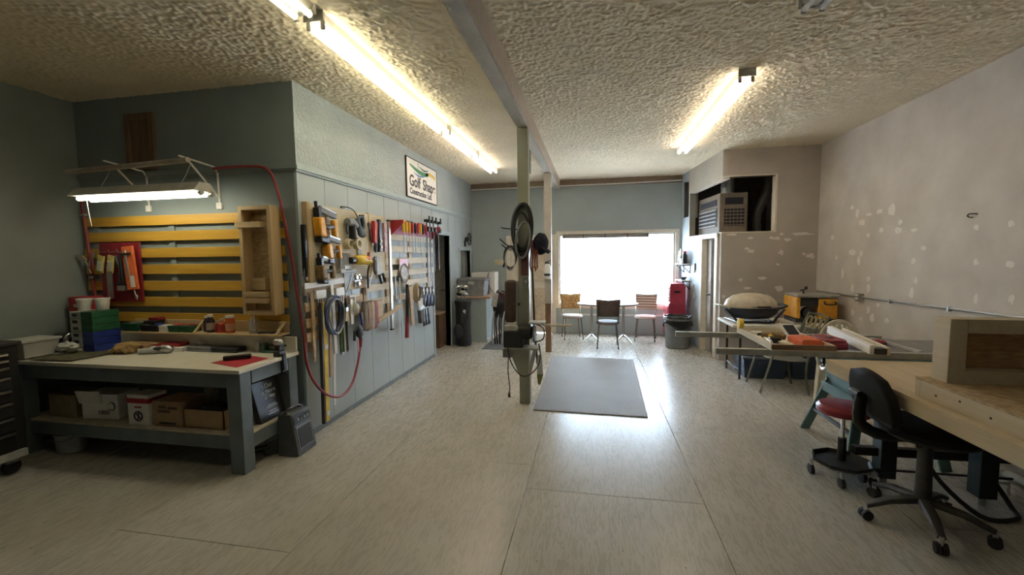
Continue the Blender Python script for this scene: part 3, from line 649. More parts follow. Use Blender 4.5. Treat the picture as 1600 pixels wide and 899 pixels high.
b = MB(t); b.lathe([(.082, 0), (.086, .004), (.086, .016), (.082, .02)], (-4.77, 3.10, T + .10), 'x', 18); b.build('rim', m_chrome, t)
b = MB(t); b.box((-4.92, 3.04, T), (-4.78, 3.16, T + .04)); b.build('base', m_black, t, .005)
single('plastic_bag', 'crumpled clear plastic bag beside the organizer', 'bag', (-4.64, 3.03, T + .02), lambda q: q.blob((-4.64, 2.98, T + .07), (.10, .055, .04), .7, 4, 16, 10, 5), m_frost)
single('wood_offcut', 'pale board offcut leaning by the organizer base', 'board', (-4.25, 3.28, T), lambda q: q.hexa([(-4.33, 3.20, T + .055), (-4.02, 3.26, T + .055), (-4.02, 3.36, T + .055), (-4.33, 3.36, T + .055), (-4.33, 3.20, T + .07), (-4.02, 3.26, T + .07), (-4.02, 3.36, T + .07), (-4.33, 3.36, T + .07)]), m_pine)
t = thing('bench_carton', 'brown open carton on the bench behind the glove', 'box', (-4.2, 3.27, T))
b = MB(t); b.box((-4.33, 3.18, T), (-4.08, 3.34, T + .055)); b.build('body', m_cardb, t, .002)
t = thing('blade_box', 'flat white printed box with red lid on the bench', 'box', (-3.93, 3.3, T))
b = MB(t); b.box((-4.06, 3.22, T), (-3.70, 3.36, T + .036)); b.build('body', m_paper, t, .002)
b = MB(t); b.box((-4.06, 3.26, T + .036), (-3.78, 3.37, T + .062)); b.build('lid', m_red, t, .002)
b = MB(t); b.box((-3.99, 3.2185, T + .010), (-3.86, 3.2198, T + .024)); b.build('print', m_ink, t)
for x0, x1, m, l in ((-3.68, -3.42, m_grey, 'grey flat tool case lying on the bench'), (-3.41, -3.14, m_black, 'black flat tool case lying on the bench')):
    t = thing('tool_case', l, 'case', ((x0 + x1) / 2, 3.3, T))
    b = MB(t); b.box((x0, 3.24, T), (x1, 3.36, T + .02)); b.build('base', m, t, .006)
    b = MB(t); b.box((x0 + .004, 3.242, T + .022), (x1 - .004, 3.36, T + .042)); b.build('lid', m, t, .006)
single('white_bowl', 'little white dish behind the grey tool case', 'dish', (-3.66, 3.35, T + .045), lambda q: q.lathe([(.02, 0), (.045, .03), (.048, .034), (.042, .034), (.016, .006)], (-3.62, 3.345, T + .043), n=16), m_paper)
t = thing('glass_jar', 'small clear jar with metal lid by the green vise', 'jar', (-2.99, 3.33, T))
b = MB(t); b.lathe([(.032, 0), (.035, .005), (.035, .065), (.028, .08)], (-2.99, 3.33, T), n=14); b.build('glass', m_clear, t)
b = MB(t); b.lathe([(.03, .08), (.03, .10), (.0, .10)], (-2.99, 3.33, T), n=14); b.build('lid', m_steel, t)
t = thing('green_vise', 'green cast bench vise with threaded screw', 'vise', (-2.85, 3.32, T))
m_vg = mat('vise_green', (.06, .15, .10), .45)
b = MB(t); b.box((-2.93, 3.28, T), (-2.76, 3.36, T + .022)); b.box((-2.93, 3.29, T + .022), (-2.895, 3.35, T + .085)); b.box((-2.79, 3.29, T + .022), (-2.76, 3.35, T + .085)); b.build('body', m_vg, t, .006)
b = MB(t); b.cyl((-2.96, 3.32, T + .065), (-2.70, 3.32, T + .065), .010, n=10); b.build('screw', m_black, t)
t = thing('bench_vise', 'dark clamp-on vise gripping the bench top corner', 'vise', (-2.66, 3.18, T))
b = MB(t); b.box((-2.69, 3.15, T), (-2.625, 3.23, T + .05)); b.box((-2.68, 3.16, T + .05), (-2.635, 3.22, T + .10)); b.build('body', m_black, t, .006)
b = MB(t); b.blob((-2.665, 3.185, T + .125), (.045, .035, .032)); b.build('jaw', m_steel, t)
b = MB(t); b.bar((-2.618, 3.19, T + .02), (-2.618, 3.19, T - .12), .03, .02); b.cyl((-2.64, 3.19, T - .15), (-2.64, 3.19, T - .04), .008); b.cyl((-2.68, 3.19, T - .15), (-2.60, 3.19, T - .15), .006); b.build('clamp', m_black, t)
# lower shelf contents
S = .305
t = thing('white_carton', 'white open-flap carton with black print under the bench', 'box', (-4.2, 2.95, S))
b = MB(t); b.obox((-4.17, 2.95, S + .115), (.34, .20, .22), (0, 0, 6)); b.build('body', m_paper, t, .003)
b = MB(t); b.obox((-4.24, 2.83, S + .20), (.22, .006, .12), (14, 0, 6)); b.build('flap', m_paper, t)
textmesh('lettering', '1000', .055, m_ink, t, Matrix.Translation(Vector((-4.12, 2.848, S + .05)) - t.location) @ Matrix.Rotation(R(6), 4, 'Z') @ Matrix.Rotation(R(90), 4, 'X'))
b = MB(t)
b.tube([(-4.05 + .035 * math.cos(q / 10 * 2 * math.pi), 2.862, S + .12 + .035 * math.sin(q / 10 * 2 * math.pi)) for q in range(10)], .004, 5, True); b.build('print_ring', m_ink, t)
t = thing('red_band_carton', 'narrow white carton with a red band and round symbol', 'box', (-3.72, 2.9, S))
b = MB(t); b.box((-3.81, 2.81, S), (-3.60, 2.97, S + .255)); b.build('body', m_paper, t, .003)
b = MB(t); b.box((-3.812, 2.808, S + .185), (-3.598, 2.972, S + .225)); b.build('band', m_red, t)
b = MB(t); b.tube([(-3.705 + .04 * math.cos(q / 12 * 2 * math.pi), 2.808, S + .075 + .04 * math.sin(q / 12 * 2 * math.pi)) for q in range(12)], .005, 5, True); b.build('symbol_ring', m_ink, t)
b = MB(t); b.bar((-3.73, 2.808, S + .10), (-3.68, 2.808, S + .05), .004, .008); b.bar((-3.70, 2.808, S + .11), (-3.712, 2.808, S + .04), .003, .01); b.build('symbol_bar', m_ink, t)
b = MB(t); b.box((-3.74, 2.8085, S + .145), (-3.67, 2.81, S + .158)); b.build('print_line', m_dkred, t)
t = thing('printed_carton', 'brown carton with dark printed lettering under the bench', 'box', (-3.42, 2.95, S))
b = MB(t); b.box((-3.57, 2.82, S), (-3.29, 3.06, S + .21)); b.build('body', m_cardb, t, .003)
for x0, x1, z0 in ((-3.51, -3.44, .15), (-3.42, -3.33, .145), (-3.52, -3.40, .115)):
    b = MB(t); b.box((x0, 2.8185, S + z0), (x1, 2.8198, S + z0 + .022)); b.build('print_line', mat('brown_ink', (.12, .07, .04), .8), t)
b = MB(t); b.box((-3.51, 2.8185, S + .02), (-3.35, 2.8198, S + .035)); b.build('print_line', m_ink, t)
t = thing('open_carton', 'wide low brown carton full of dark parts under the bench', 'box', (-3.1, 2.92, S))
for a, c in (((-3.28, 2.83, S), (-2.90, 2.838, S + .15)), ((-3.28, 3.05, S), (-2.90, 3.058, S + .15)), ((-3.28, 2.83, S), (-3.272, 3.058, S + .15)), ((-2.908, 2.83, S), (-2.90, 3.058, S + .15)), ((-3.28, 2.83, S), (-2.90, 3.058, S + .006))):
    b = MB(t); b.box(a, c); b.build('panel', m_cardb, t)
b = MB(t); b.blob((-3.09, 2.945, S + .10), (.165, .09, .07), .5, 4, 14, 8, 2); b.build('contents', mat('dark_parts', (.06, .06, .05), .6, var=.4), t)
single('dusty_sack', 'crumpled olive sack standing in the low brown carton', 'sack', (-3.15, 2.99, S + .12), lambda q: q.blob((-3.17, 2.99, S + .235), (.06, .045, .11), .4, 3, 14, 10, 8), mat('olive_cloth', (.14, .13, .07), .9))
single('tan_carton', 'plain tan carton at the dark end of the bench shelf', 'box', (-4.6, 2.95, S), lambda q: (q.box((-4.72, 2.85, S), (-4.42, 3.08, S + .20)), q.box((-4.722, 2.96, S + .198), (-4.418, 2.97, S + .203))), mat('tan_card', (.36, .28, .15), .85), None, .003)
t = thing('black_carton', 'black lettered bag leaning inside the bench end', 'bag', (-2.72, 3.1, S))
b = MB(t); b.hexa([(-2.74, 2.97, S + .002), (-2.68, 2.97, S + .002), (-2.68, 3.26, S + .002), (-2.74, 3.26, S + .002), (-2.78, 2.96, S + .34), (-2.76, 2.96, S + .34), (-2.76, 3.26, S + .34), (-2.78, 3.26, S + .34)]); b.build('body', m_black, t, .006)
for k, (s, z) in enumerate((('t Our', .27), ('is more', .225), ('ur ney', .18))):
    textmesh('lettering', s, .052 if k < 3 else .036, m_paper, t, Matrix.Translation(Vector((-2.674 - .235 * z, 3.12, S + z)) - t.location) @ Matrix.Rotation(R(90), 4, 'Z') @ Matrix.Rotation(R(90 - 13), 4, 'X'))
for zz, w_ in ((.125, .10), (.11, .13), (.075, .09), (.055, .12)):
    b = MB(t); xx = -2.674 - .235 * zz; b.obox((xx, 3.12, S + zz), (.002, w_, .008), (0, -13, 0)); b.build('print_line', m_lgrey, t)
t = thing('grey_bucket', 'grey oval tub standing on the floor under the bench', 'bucket', (-4.53, 2.85, 0))
b = MB(t); b.lathe([(.10, 0), (.115, .01), (.125, .155), (.132, .16), (.132, .17), (.12, .17), (.105, .02)], (-4.53, 2.87, 0), n=20, sy=.8); b.build('body', mat('bucket_grey', (.36, .37, .36), .5), t)
b = MB(t); b.tube(arc([(-4.66, 2.87, .155), (-4.60, 2.765, .13), (-4.46, 2.76, .13), (-4.40, 2.87, .155)], 4), .004, 6); b.build('handle', m_steel, t)
single('floor_cable', 'black cable lying on the floor under the bench end', 'cable', (-2.8, 3.1, 0), lambda q: q.tube(arc([(-2.62, 3.18, .01), (-2.72, 3.05, .008), (-2.82, 3.12, .009), (-2.9, 3.0, .008), (-2.98, 3.05, .008), (-2.86, 3.22, .008)]), .007, 6), m_black)
# portable amplifier at the wall corner
t = thing('portable_amp', 'grey portable amplifier with grille leaning at the wall corner', 'amplifier', (-2.55, 3.2, 0))
b = MB(t); b.hexa([(-2.63, 3.07, 0), (-2.43, 3.07, 0), (-2.43, 3.32, 0), (-2.63, 3.32, 0), (-2.62, 3.08, .36), (-2.49, 3.08, .36), (-2.49, 3.31, .36), (-2.62, 3.31, .36)]); b.build('cabinet', mat('amp_grey', (.10, .11, .115), .55, bump=.1, bscale=200), t, .012)
def ampf(p): # front plane of the cabinet
    u, v, w = p; return (-2.43 - .06 * v / .36 + w, u, v)
b = MB(t, ampf); b.box((3.10, .05, 0), (3.29, .245, .008)); b.build('grille_frame', m_grey, t, .004)
b = MB(t, ampf); b.box((3.115, .065, .008), (3.275, .23, .012)); g = b.build('grille', mat('grille_cloth', (.05, .05, .05), .8, var=.3, scale=160), t)
b = MB(t, ampf); b.box((3.09, .265, 0), (3.30, .34, .006)); b.build('control_panel', m_black, t, .003)
for y in (3.13, 3.17, 3.21, 3.25):
    b = MB(t, ampf); b.lathe([(.014, .006), (.012, .022), (.002, .022)], (y, .305, 0), 'z', 10); b.build('knob', m_grey, t)
b = MB(t); b.tube(arc([(-2.555, 3.11, .355), (-2.555, 3.13, .385), (-2.555, 3.25, .385), (-2.555, 3.28, .355)], 4), .011, 8); b.build('handle', m_black, t)
for y in (3.10, 3.29):
    b = MB(t); b.blob((-2.555, y, .365), (.018, .018, .014)); b.build('handle_cap', m_black, t)
# black roller tool cabinet at the left wall
t = thing('roller_tool_cabinet', 'black roller tool cabinet with silver drawer edges', 'tool cabinet', (-4.75, 2.15, 0))
b = MB(t); b.box((-5.03, 1.72, .13), (-4.46, 2.53, 1.02)); b.build('body', m_black, t, .006)
b = MB(t); b.box((-5.035, 1.70, 1.02), (-4.44, 2.55, 1.05)); b.build('lid', m_black, t, .006)
z = .20
for k, h in enumerate((.15, .12, .12, .10, .10, .08, .06, .05)):
    b = MB(t); b.box((-4.46, 1.75, z), (-4.445, 2.47, z + h - .012)); d = b.build('drawer', m_black, t, .003)
    b = MB(t); b.box((-4.445, 1.76, z + h - .032), (-4.430, 2.46, z + h - .016)); b.build('drawer_pull', m_chrome, d, .002)
    z += h
for y in (1.8, 2.46):
    for x in (-4.96, -4.52):
        b = MB(t); b.lathe([(.02, -.02), (.055, -.018), (.055, .018), (.02, .02)], (x, y, .056), 'x', 14); w_ = b.build('caster', m_rubber, t)
        b = MB(t); b.box((x - .03, y - .04, .09), (x + .03, y + .04, .135)); b.build('caster_fork', m_steel, t)
b = MB(t); b.box((-4.46, 1.76, .135), (-4.43, 2.52, .19)); b.build('bottom_rail', m_lgrey, t)
# ================================================================== TOOL WALL (partition side)
m_palew = wood('pale_slat', (.74, .68, .57), (.62, .55, .43), .6, 'y', 3.0)
m_tanw = wood('tan_slat', (.55, .40, .24), (.42, .29, .16), .6, 'y', 3.0)
t = thing('tool_rack', 'pale wooden slat rack fixed along the panelled wall', 'wall rack', (PX, 5.0, .9))
for (y0, y1, z, m) in ((4.98, 6.62, 1.90, m_palew), (4.98, 6.62, 1.74, m_palew), (4.98, 6.60, 1.58, m_palew), (4.55, 6.62, 1.42, m_palew), (4.5, 6.58, 1.27, m_palew), (4.45, 6.6, 1.09, m_palew), (3.44, 4.5, 1.33, m_tanw), (3.44, 4.42, 1.18, m_tanw), (3.44, 4.4, 1.03, m_tanw), (3.44, 3.7, .90, m_tanw)):
    b = MB(t, F_side); b.box((y0, z, .02), (y1, z + .085, .04)); b.build('slat', m, t, .002)
for y, z0, z1 in ((3.50, .80, 1.44), (4.48, .95, 1.44), (5.04, .95, 2.0), (5.75, 1.0, 2.0), (6.42, 1.0, 2.0)):
    b = MB(t, F_side); b.box((y, z0, 0), (y + .07, z1, .02)); b.build('upright', m_tanw, t)
# perforated board; shade in its holes is painted into the colour as dark dots
m_peg = mat('pegboard_cream', (.66, .57, .40), .6, var=.05)
def pegmat():
    m = mat('pegboard_painted_holes', (.68, .59, .42), .6, var=.05); nt = m.node_tree; N = nt.nodes; L = nt.links; b = N['Principled BSDF']; tc = N['Texture Coordinate']
    vm = N.new('ShaderNodeVectorMath'); vm.operation = 'FRACTION'; sc_ = N.new('ShaderNodeVectorMath'); sc_.operation = 'SCALE'; sc_.inputs['Scale'].default_value = 40.0
    L.new(tc.outputs['Object'], sc_.inputs[0]); L.new(sc_.outputs[0], vm.inputs[0])
    sp = N.new('ShaderNodeSeparateXYZ'); L.new(vm.outputs[0], sp.inputs[0])
    cb = N.new('ShaderNodeCombineXYZ'); L.new(sp.outputs['Y'], cb.inputs['X']); L.new(sp.outputs['Z'], cb.inputs['Y'])
    ds = N.new('ShaderNodeVectorMath'); ds.operation = 'DISTANCE'; ds.inputs[1].default_value = (.5, .5, 0); L.new(cb.outputs[0], ds.inputs[0])
    lt = N.new('ShaderNodeMath'); lt.operation = 'LESS_THAN'; lt.inputs[1].default_value = .15; L.new(ds.outputs['Value'], lt.inputs[0])
    mx = N.new('ShaderNodeMix'); mx.data_type = 'RGBA'; mx.inputs['B'].default_value = (.10, .08, .05, 1)
    old = b.inputs['Base Color'].links[0].from_socket; L.new(lt.outputs[0], mx.inputs['Factor']); L.new(old, mx.inputs['A']); L.new(mx.outputs['Result'], b.inputs['Base Color'])
    return m
t = thing('pegboard', 'cream perforated pegboard carrying the nail guns', 'pegboard', (PX, 4.2, 1.46))
b = MB(t, F_side); b.box((3.53, 1.46, .045), (4.97, 2.18, .051)); b.build('board', pegmat(), t)
for y in (3.50, 4.58):
    b = MB(t, F_side); b.box((y, 1.45, .0), (y + .035, 2.19, .056)); b.build('edge_batten', m_pinez, t, .002)
b = MB(t, F_side); b.box((3.53, 1.46, 0), (4.97, 1.50, .045)); b.build('rail', m_pinez, t)
W0 = .058
m_alu = mat('dull_aluminium', (.52, .53, .54), .6, .3)
def nailer(y, z, s, mb_, label):
    t = thing('nail_gun', label, 'nail gun', (PX + .06, y, z))
    # amber barrel body, dark head, handle loop, magazine
    b = MB(t, F_side); b.hexa([(y - .03 * s, z - .11 * s, W0), (y + .07 * s, z - .12 * s, W0), (y + .07 * s, z - .12 * s, W0 + .085), (y - .03 * s, z - .11 * s, W0 + .085), (y - .045 * s, z + .06 * s, W0), (y + .035 * s, z + .07 * s, W0), (y + .035 * s, z + .07 * s, W0 + .085), (y - .045 * s, z + .06 * s, W0 + .085)]); b.build('body', mb_, t, .014)
    b = MB(t, F_side); b.obox((y + .03 * s, z - .145 * s, W0 + .042), (.11 * s, .05 * s, .075), (0, 0, -6)); b.build('cap', m_black, t, .01)
    b = MB(t, F_side); b.obox((y - .01 * s, z + .105 * s, W0 + .04), (.05 * s, .10 * s, .06), (0, 0, 6)); b.obox((y - .028 * s, z + .17 * s, W0 + .04), (.02 * s, .08 * s, .03), (0, 0, 6)); b.build('nose', m_black, t, .005)
    b = MB(t, F_side); b.tube([(y + .04 * s, z - .03 * s, W0 + .04), (y + .14 * s, z - .02 * s, W0 + .045), (y + .235 * s, z - .01 * s, W0 + .04)], [.022 * s, .026 * s, .022 * s], 10); b.build('grip', m_black, t)
    b = MB(t, F_side); b.obox((y + .245 * s, z - .03 * s, W0 + .04), (.06 * s, .17 * s, .05), (0, 0, 4)); b.build('end_block', mb_, t, .014)
    b = MB(t, F_side); b.obox((y + .13 * s, z + .12 * s, W0 + .04), (.27 * s, .06 * s, .045), (0, 0, -11)); b.build('magazine', m_grey, t, .006)
    b = MB(t, F_side); b.obox((y + .13 * s, z + .145 * s, W0 + .06), (.22 * s, .014, .012), (0, 0, -11)); b.build('magazine_rail', m_steel, t)
    return t
nailer(3.60, 1.99, 1.0, m_amber, 'large amber nail gun at the top of the pegboard')
nailer(3.71, 1.755, .80, m_amber, 'smaller amber nail gun below the large one on the pegboard')
m_dull = mat('worn_brown_tool', (.30, .19, .07), .6, var=.25, scale=30)
nailer(3.60, 1.56, .76, m_dull, 'worn brown nail gun at the bottom of the pegboard')
# heat gun
t = thing('heat_gun', 'dark grey heat gun hanging on the pegboard', 'heat gun', (PX + .06, 4.10, 1.9))
b = MB(t, F_side); b.tube([(4.06, 2.045, W0 + .05), (4.14, 2.05, W0 + .05), (4.22, 2.01, W0 + .05)], [.04, .05, .036], 12); b.build('barrel', m_grey, t)
b = MB(t, F_side); b.tube([(4.15, 2.02, W0 + .05), (4.155, 1.94, W0 + .05), (4.16, 1.87, W0 + .05)], [.034, .036, .042], 10); b.build('handle', m_black, t)
b = MB(t, F_side); b.tube([(4.06, 2.03, W0 + .05), (4.045, 1.96, W0 + .05), (4.06, 1.92, W0 + .05)], .009, 6); b.build('stand_loop', m_black, t)
# jigsaw with cord
t = thing('jigsaw', 'blue-grey jigsaw hanging with its cord on the pegboard', 'jigsaw', (PX + .06, 4.32, 1.9))
m_bluegrey = mat('blue_grey_shell', (.13, .18, .23), .45)
b = MB(t, F_side); b.tube(arc([(4.27, 2.10, W0 + .04), (4.28, 2.0, W0 + .055), (4.31, 1.93, W0 + .055)], 4), [.026] * 4 + [.03] * 4 + [.034], 10); b.build('body', m_bluegrey, t)
b = MB(t, F_side); b.blob((4.345, 1.94, W0 + .05), (.065, .05, .04), .1); b.build('motor', m_bluegrey, t)
b = MB(t, F_side); b.tube(arc([(4.29, 2.10, W0 + .04), (4.35, 2.12, W0 + .06), (4.375, 2.02, W0 + .06), (4.36, 1.95, W0 + .05)], 4), .015, 8); b.build('handle', m_bluegrey, t)
b = MB(t, F_side); b.obox((4.39, 2.08, W0 + .03), (.012, .14, .06), (0, 0, 14)); b.build('sole_plate', m_black, t)
b = MB(t, F_side); b.tube(arc([(4.28, 2.11, W0 + .04), (4.24, 2.17, W0 + .03), (4.14, 2.20, W0 + .03), (4.03, 2.195, W0 + .03)], 5), .006, 6); b.tube([(4.05, 2.195, W0 + .03), (3.99, 2.19, W0 + .03)], .012, 8); b.build('cord', m_black, t)
# tape rolls
for y, r, l in ((4.12, .055, 'cream masking tape roll behind another on a peg'), (4.20, .062, 'cream masking tape roll at the front of the peg')):
    w0_ = W0 if y < 4.15 else W0 + .052
    single('tape_roll', l, 'tape', (PX + .09, y, 1.82), lambda q: q.rings([[q.V((y + rr * math.cos(a), 1.82 + rr * math.sin(a), ww)) for a in [2 * math.pi * j / 20 for j in range(20)]] for (rr, ww) in ((r, w0_), (r, w0_ + .05), (r * .6, w0_ + .05), (r * .6, w0_))], False, True), mat('masking_tape', (.68, .62, .46), .6), None, 0, F_side)
t = thing('putty_knife', 'red handled scraper under the jigsaw', 'scraper', (PX + .06, 4.34, 1.75))
b = MB(t, F_side); b.box((4.325, 1.80, W0), (4.365, 1.875, W0 + .02)); b.build('handle', m_dkred, t, .006)
b = MB(t, F_side); b.box((4.31, 1.70, W0 + .006), (4.38, 1.80, W0 + .012)); b.build('blade', m_grey, t)
# jars of clips and a yellow hammer drill
for k, (y, z) in enumerate(((3.95, 1.62), (4.02, 1.655), (4.08, 1.65))):
    t = thing('clip_bundle', ['bundle of shiny steel clips beside the worn nail gun', 'bundle of steel drivers between shiny clips', 'bundle of steel bits beside the yellow drill'][k], 'hardware', (PX + .07, y, z - .08))
    for j in range(4):
        b = MB(t, F_side); b.tube([(y + j * .016 - .024, z + .07, W0 + .02 + .012 * (j % 2)), (y + j * .016 - .022, z - .07, W0 + .03)], .007, 6); b.build('rod', m_alu if j % 2 else m_grey, t)
    b = MB(t, F_side); b.box((y - .035, z - .105, W0), (y + .035, z - .06, W0 + .05)); b.build('cup', m_lgrey, t, .006)
t = thing('angle_drill', 'yellow power tool lying across pegs below the tape', 'drill', (PX + .07, 4.35, 1.6))
b = MB(t, F_side); b.tube(arc([(4.19, 1.645, W0 + .05), (4.26, 1.65, W0 + .06), (4.36, 1.65, W0 + .06), (4.48, 1.625, W0 + .05)], 3), [.036, .05, .056, .056, .055, .055, .052, .05, .046, .036], 12); b.build('body', m_yellow, t)
b = MB(t, F_side); b.lathe([(.035, -.06), (.038, 0)], (4.15, 1.645, W0 + .05), 'x', 12); b.build('chuck', m_black, t)
b = MB(t, F_side); b.blob((4.36, 1.665, W0 + .10), (.06, .022, .02)); b.build('label', m_orange, t)
b = MB(t, F_side); b.tube([(4.45, 1.66, W0 + .05), (4.47, 1.73, W0 + .05)], .016, 8); b.build('side_handle', m_dkred, t)
# framing squares
t = thing('speed_square', 'aluminium triangular square hanging under the clips', 'square', (PX + .06, 4.1, 1.3))
b = MB(t, F_side); b.rings([[b.V((u, v, w)) for u, v in ((4.03, 1.53), (4.24, 1.53), (4.05, 1.25))] for w in (W0, W0 + .006)]); b.build('plate', m_alu, t)
b = MB(t, F_side); b.box((4.02, 1.52, W0 - .004), (4.25, 1.55, W0 + .018)); b.build('fence', m_alu, t, .002)
b = MB(t, F_side); b.bar((4.06, 1.31, W0 + .008), (4.18, 1.50, W0 + .008), .012, .004, (0, 0, 1)); b.build('slot', m_black, t)
t = thing('combination_gauge', 'silver dial gauge hanging right of the triangular square', 'gauge', (PX + .06, 4.3, 1.35))
for (y, z, r) in ((4.27, 1.46, .035), (4.31, 1.39, .03), (4.34, 1.45, .024)):
    b = MB(t, F_side); b.lathe([(r, 0), (r, .02), (r * .7, .024), (r * .6, .018)], (y, z, W0), 'z', 14); b.build('dial', m_chrome, t)
b = MB(t, F_side); b.box((4.25, 1.36, W0 - .004), (4.36, 1.49, W0)); b.build('plate', m_steel, t, .004)
t = thing('framing_square', 'long white metal square hung across the rack end', 'square', (PX + .06, 3.7, .7))
b = MB(t, F_side); b.obox((3.71, 1.43, W0 + .01), (.62, .05, .006), (0, 0, 1.5)); b.build('blade', m_white, t)
b = MB(t, F_side); b.obox((3.82, 1.06, W0 + .01), (.045, .70, .005), (0, 0, 2)); b.build('tongue', m_white, t)
t = thing('drill_bit_holder', 'white perforated bit holder strip over the coiled cable', 'holder', (PX + .05, 3.62, 1.3))
for y in (3.55, 3.86):
    b = MB(t, F_side); b.box((y, 1.29, .045), (y + .15, 1.37, W0 + .02)); b.build('block', m_white, t, .003)
    for j in range(4):
        b = MB(t, F_side); b.cyl((y + .025 + j * .034, 1.23, W0 + .01), (y + .025 + j * .034, 1.29, W0 + .01), .006); b.build('bit', m_steel, t)
# coiled cable
t = thing('coiled_cable', 'coiled blue and grey cables hanging on the rack', 'cable', (PX + .08, 3.74, .93))
for k in range(7):
    yo, zo, ry, rz, w_ = 3.745 + .012 * math.sin(k * 2.1), 1.11 + .01 * math.cos(k * 1.7), .12 + .012 * (k % 3), .185 - .008 * (k % 4), W0 + .045 + .009 * k
    b = MB(t, F_side); b.tube([(yo + ry * math.cos(q), zo + rz * math.sin(q), w_ + .008 * math.sin(2 * q + k)) for q in [2 * math.pi * j / 28 for j in range(28)]], .0075, 6, True)
    b.build('loop', (mat('navy_cable', (.05, .07, .16), .5), mat('grey_cable', (.36, .38, .40), .5))[1 if k in (1, 6) else 0], t)
# level, ruler, wood stick, green sticks
t = thing('spirit_level', 'long yellow spirit level hanging down to the floor', 'level', (PX + .05, 3.62, .09))
b = MB(t, F_side); b.hexa([(3.60, .09, W0), (3.655, .09, W0), (3.655, .09, W0 + .03), (3.60, .09, W0 + .03), (3.62, 1.25, W0), (3.675, 1.25, W0), (3.675, 1.25, W0 + .03), (3.62, 1.25, W0 + .03)]); b.build('body', m_yellow, t, .003)
b = MB(t, F_side); b.hexa([(3.575, .08, W0 - .004), (3.60, .08, W0 - .004), (3.60, .08, W0 + .028), (3.575, .08, W0 + .028), (3.595, 1.25, W0 - .004), (3.62, 1.25, W0 - .004), (3.62, 1.25, W0 + .028), (3.595, 1.25, W0 + .028)]); b.build('edge_rail', mat('dark_bronze', (.07, .06, .05), .5), t)
for z in (.17, .82):
    b = MB(t, F_side); b.lathe([(.022, 0), (.024, .036), (.014, .036)], (3.628 + .018 * z, z, W0), 'z', 12); b.build('vial', m_white, t)
t = single('steel_ruler', 'white steel ruler hanging beside the wooden stick', 'ruler', (PX + .05, 3.78, .19), lambda q: q.hexa([(3.77, .19, W0), (3.805, .19, W0), (3.805, .19, W0 + .003), (3.77, .19, W0 + .003), (3.80, .72, W0), (3.835, .72, W0), (3.835, .72, W0 + .003), (3.80, .72, W0 + .003)]), m_white, None, 0, F_side)
t = single('wood_strip', 'light wooden strip hanging behind the coiled cable', 'wood strip', (PX + .05, 3.73, .5), lambda q: q.hexa([(3.705, .50, W0 + .006), (3.745, .50, W0 + .006), (3.745, .50, W0 + .02), (3.705, .50, W0 + .02), (3.735, 1.22, W0 + .006), (3.775, 1.22, W0 + .006), (3.775, 1.22, W0 + .02), (3.735, 1.22, W0 + .02)]), mat('oak_strip', (.46, .31, .19), .6), None, .002, F_side)
t = single('tan_plank', 'brown upright plank at the rack end by the level', 'plank', (PX + .05, 3.55, .7), lambda q: (q.box((3.50, .72, .042), (3.545, 1.36, .056)), q.box((3.502, .70, .044), (3.543, .72, .054))), m_tanw, None, .002, F_side)
for k, y in enumerate((3.91, 3.955, 4.03)):
    t = thing('garden_stake', ['green metal stake hanging next to the white ruler', 'green metal stake hanging in the middle of its group', 'brown metal stake hanging beside the green ones'][k], 'stake', (PX + .06, y, .70))
    m = (mat('olive_green', (.15, .21, .05), .5), mat('olive_green', (0, 0, 0)), mat('brown_stake', (.20, .15, .08), .5))[k]
    b = MB(t, F_side); b.box((y, .70, W0), (y + .032, 1.28 - .05 * k, W0 + .006)); b.box((y, .70, W0), (y + .006, 1.28 - .05 * k, W0 + .026)); b.build('channel', m, t)
    b = MB(t, F_side); b.box((y - .002, .68, W0 - .002), (y + .034, .70, W0 + .028)); b.build('tip', m_steel, t)
t = thing('paint_brush', 'cream bristled brush hanging in front of the stakes', 'brush', (PX + .08, 3.97, 1.0))
b = MB(t, F_side); b.hexa([(3.945, 1.02, W0 + .03), (4.02, 1.02, W0 + .03), (4.02, 1.02, W0 + .055), (3.945, 1.02, W0 + .055), (3.965, 1.12, W0 + .03), (4.005, 1.12, W0 + .03), (4.005, 1.12, W0 + .055), (3.965, 1.12, W0 + .055)]); b.build('bristles', mat('cream_bristle', (.62, .52, .36), .8), t)
b = MB(t, F_side); b.box((3.963, 1.12, W0 + .028), (4.007, 1.16, W0 + .057)); b.build('ferrule', m_steel, t)
b = MB(t, F_side); b.tube([(3.985, 1.16, W0 + .042), (3.985, 1.20, W0 + .042), (3.985, 1.26, W0 + .042)], [.012, .016, .01], 8); b.build('handle', m_black, t)
t = thing('tin_funnel', 'pale hanging scoop and white tool under the gauge', 'scoop', (PX + .06, 4.2, .95))
b = MB(t, F_side); b.box((4.10, 1.25, W0), (4.30, 1.275, W0 + .02)); b.build('bar', m_white, t, .003)
b = MB(t, F_side); b.blob((4.20, 1.12, W0 + .03), (.055, .06, .03)); b.build('bowl', m_frost, t)
b = MB(t, F_side); b.box((4.19, 1.16, W0 + .01), (4.215, 1.25, W0 + .02)); b.build('stem', m_frost, t)
b = MB(t, F_side); b.box((4.125, .96, W0), (4.175, 1.24, W0 + .012)); b.build('blade', m_white, t)
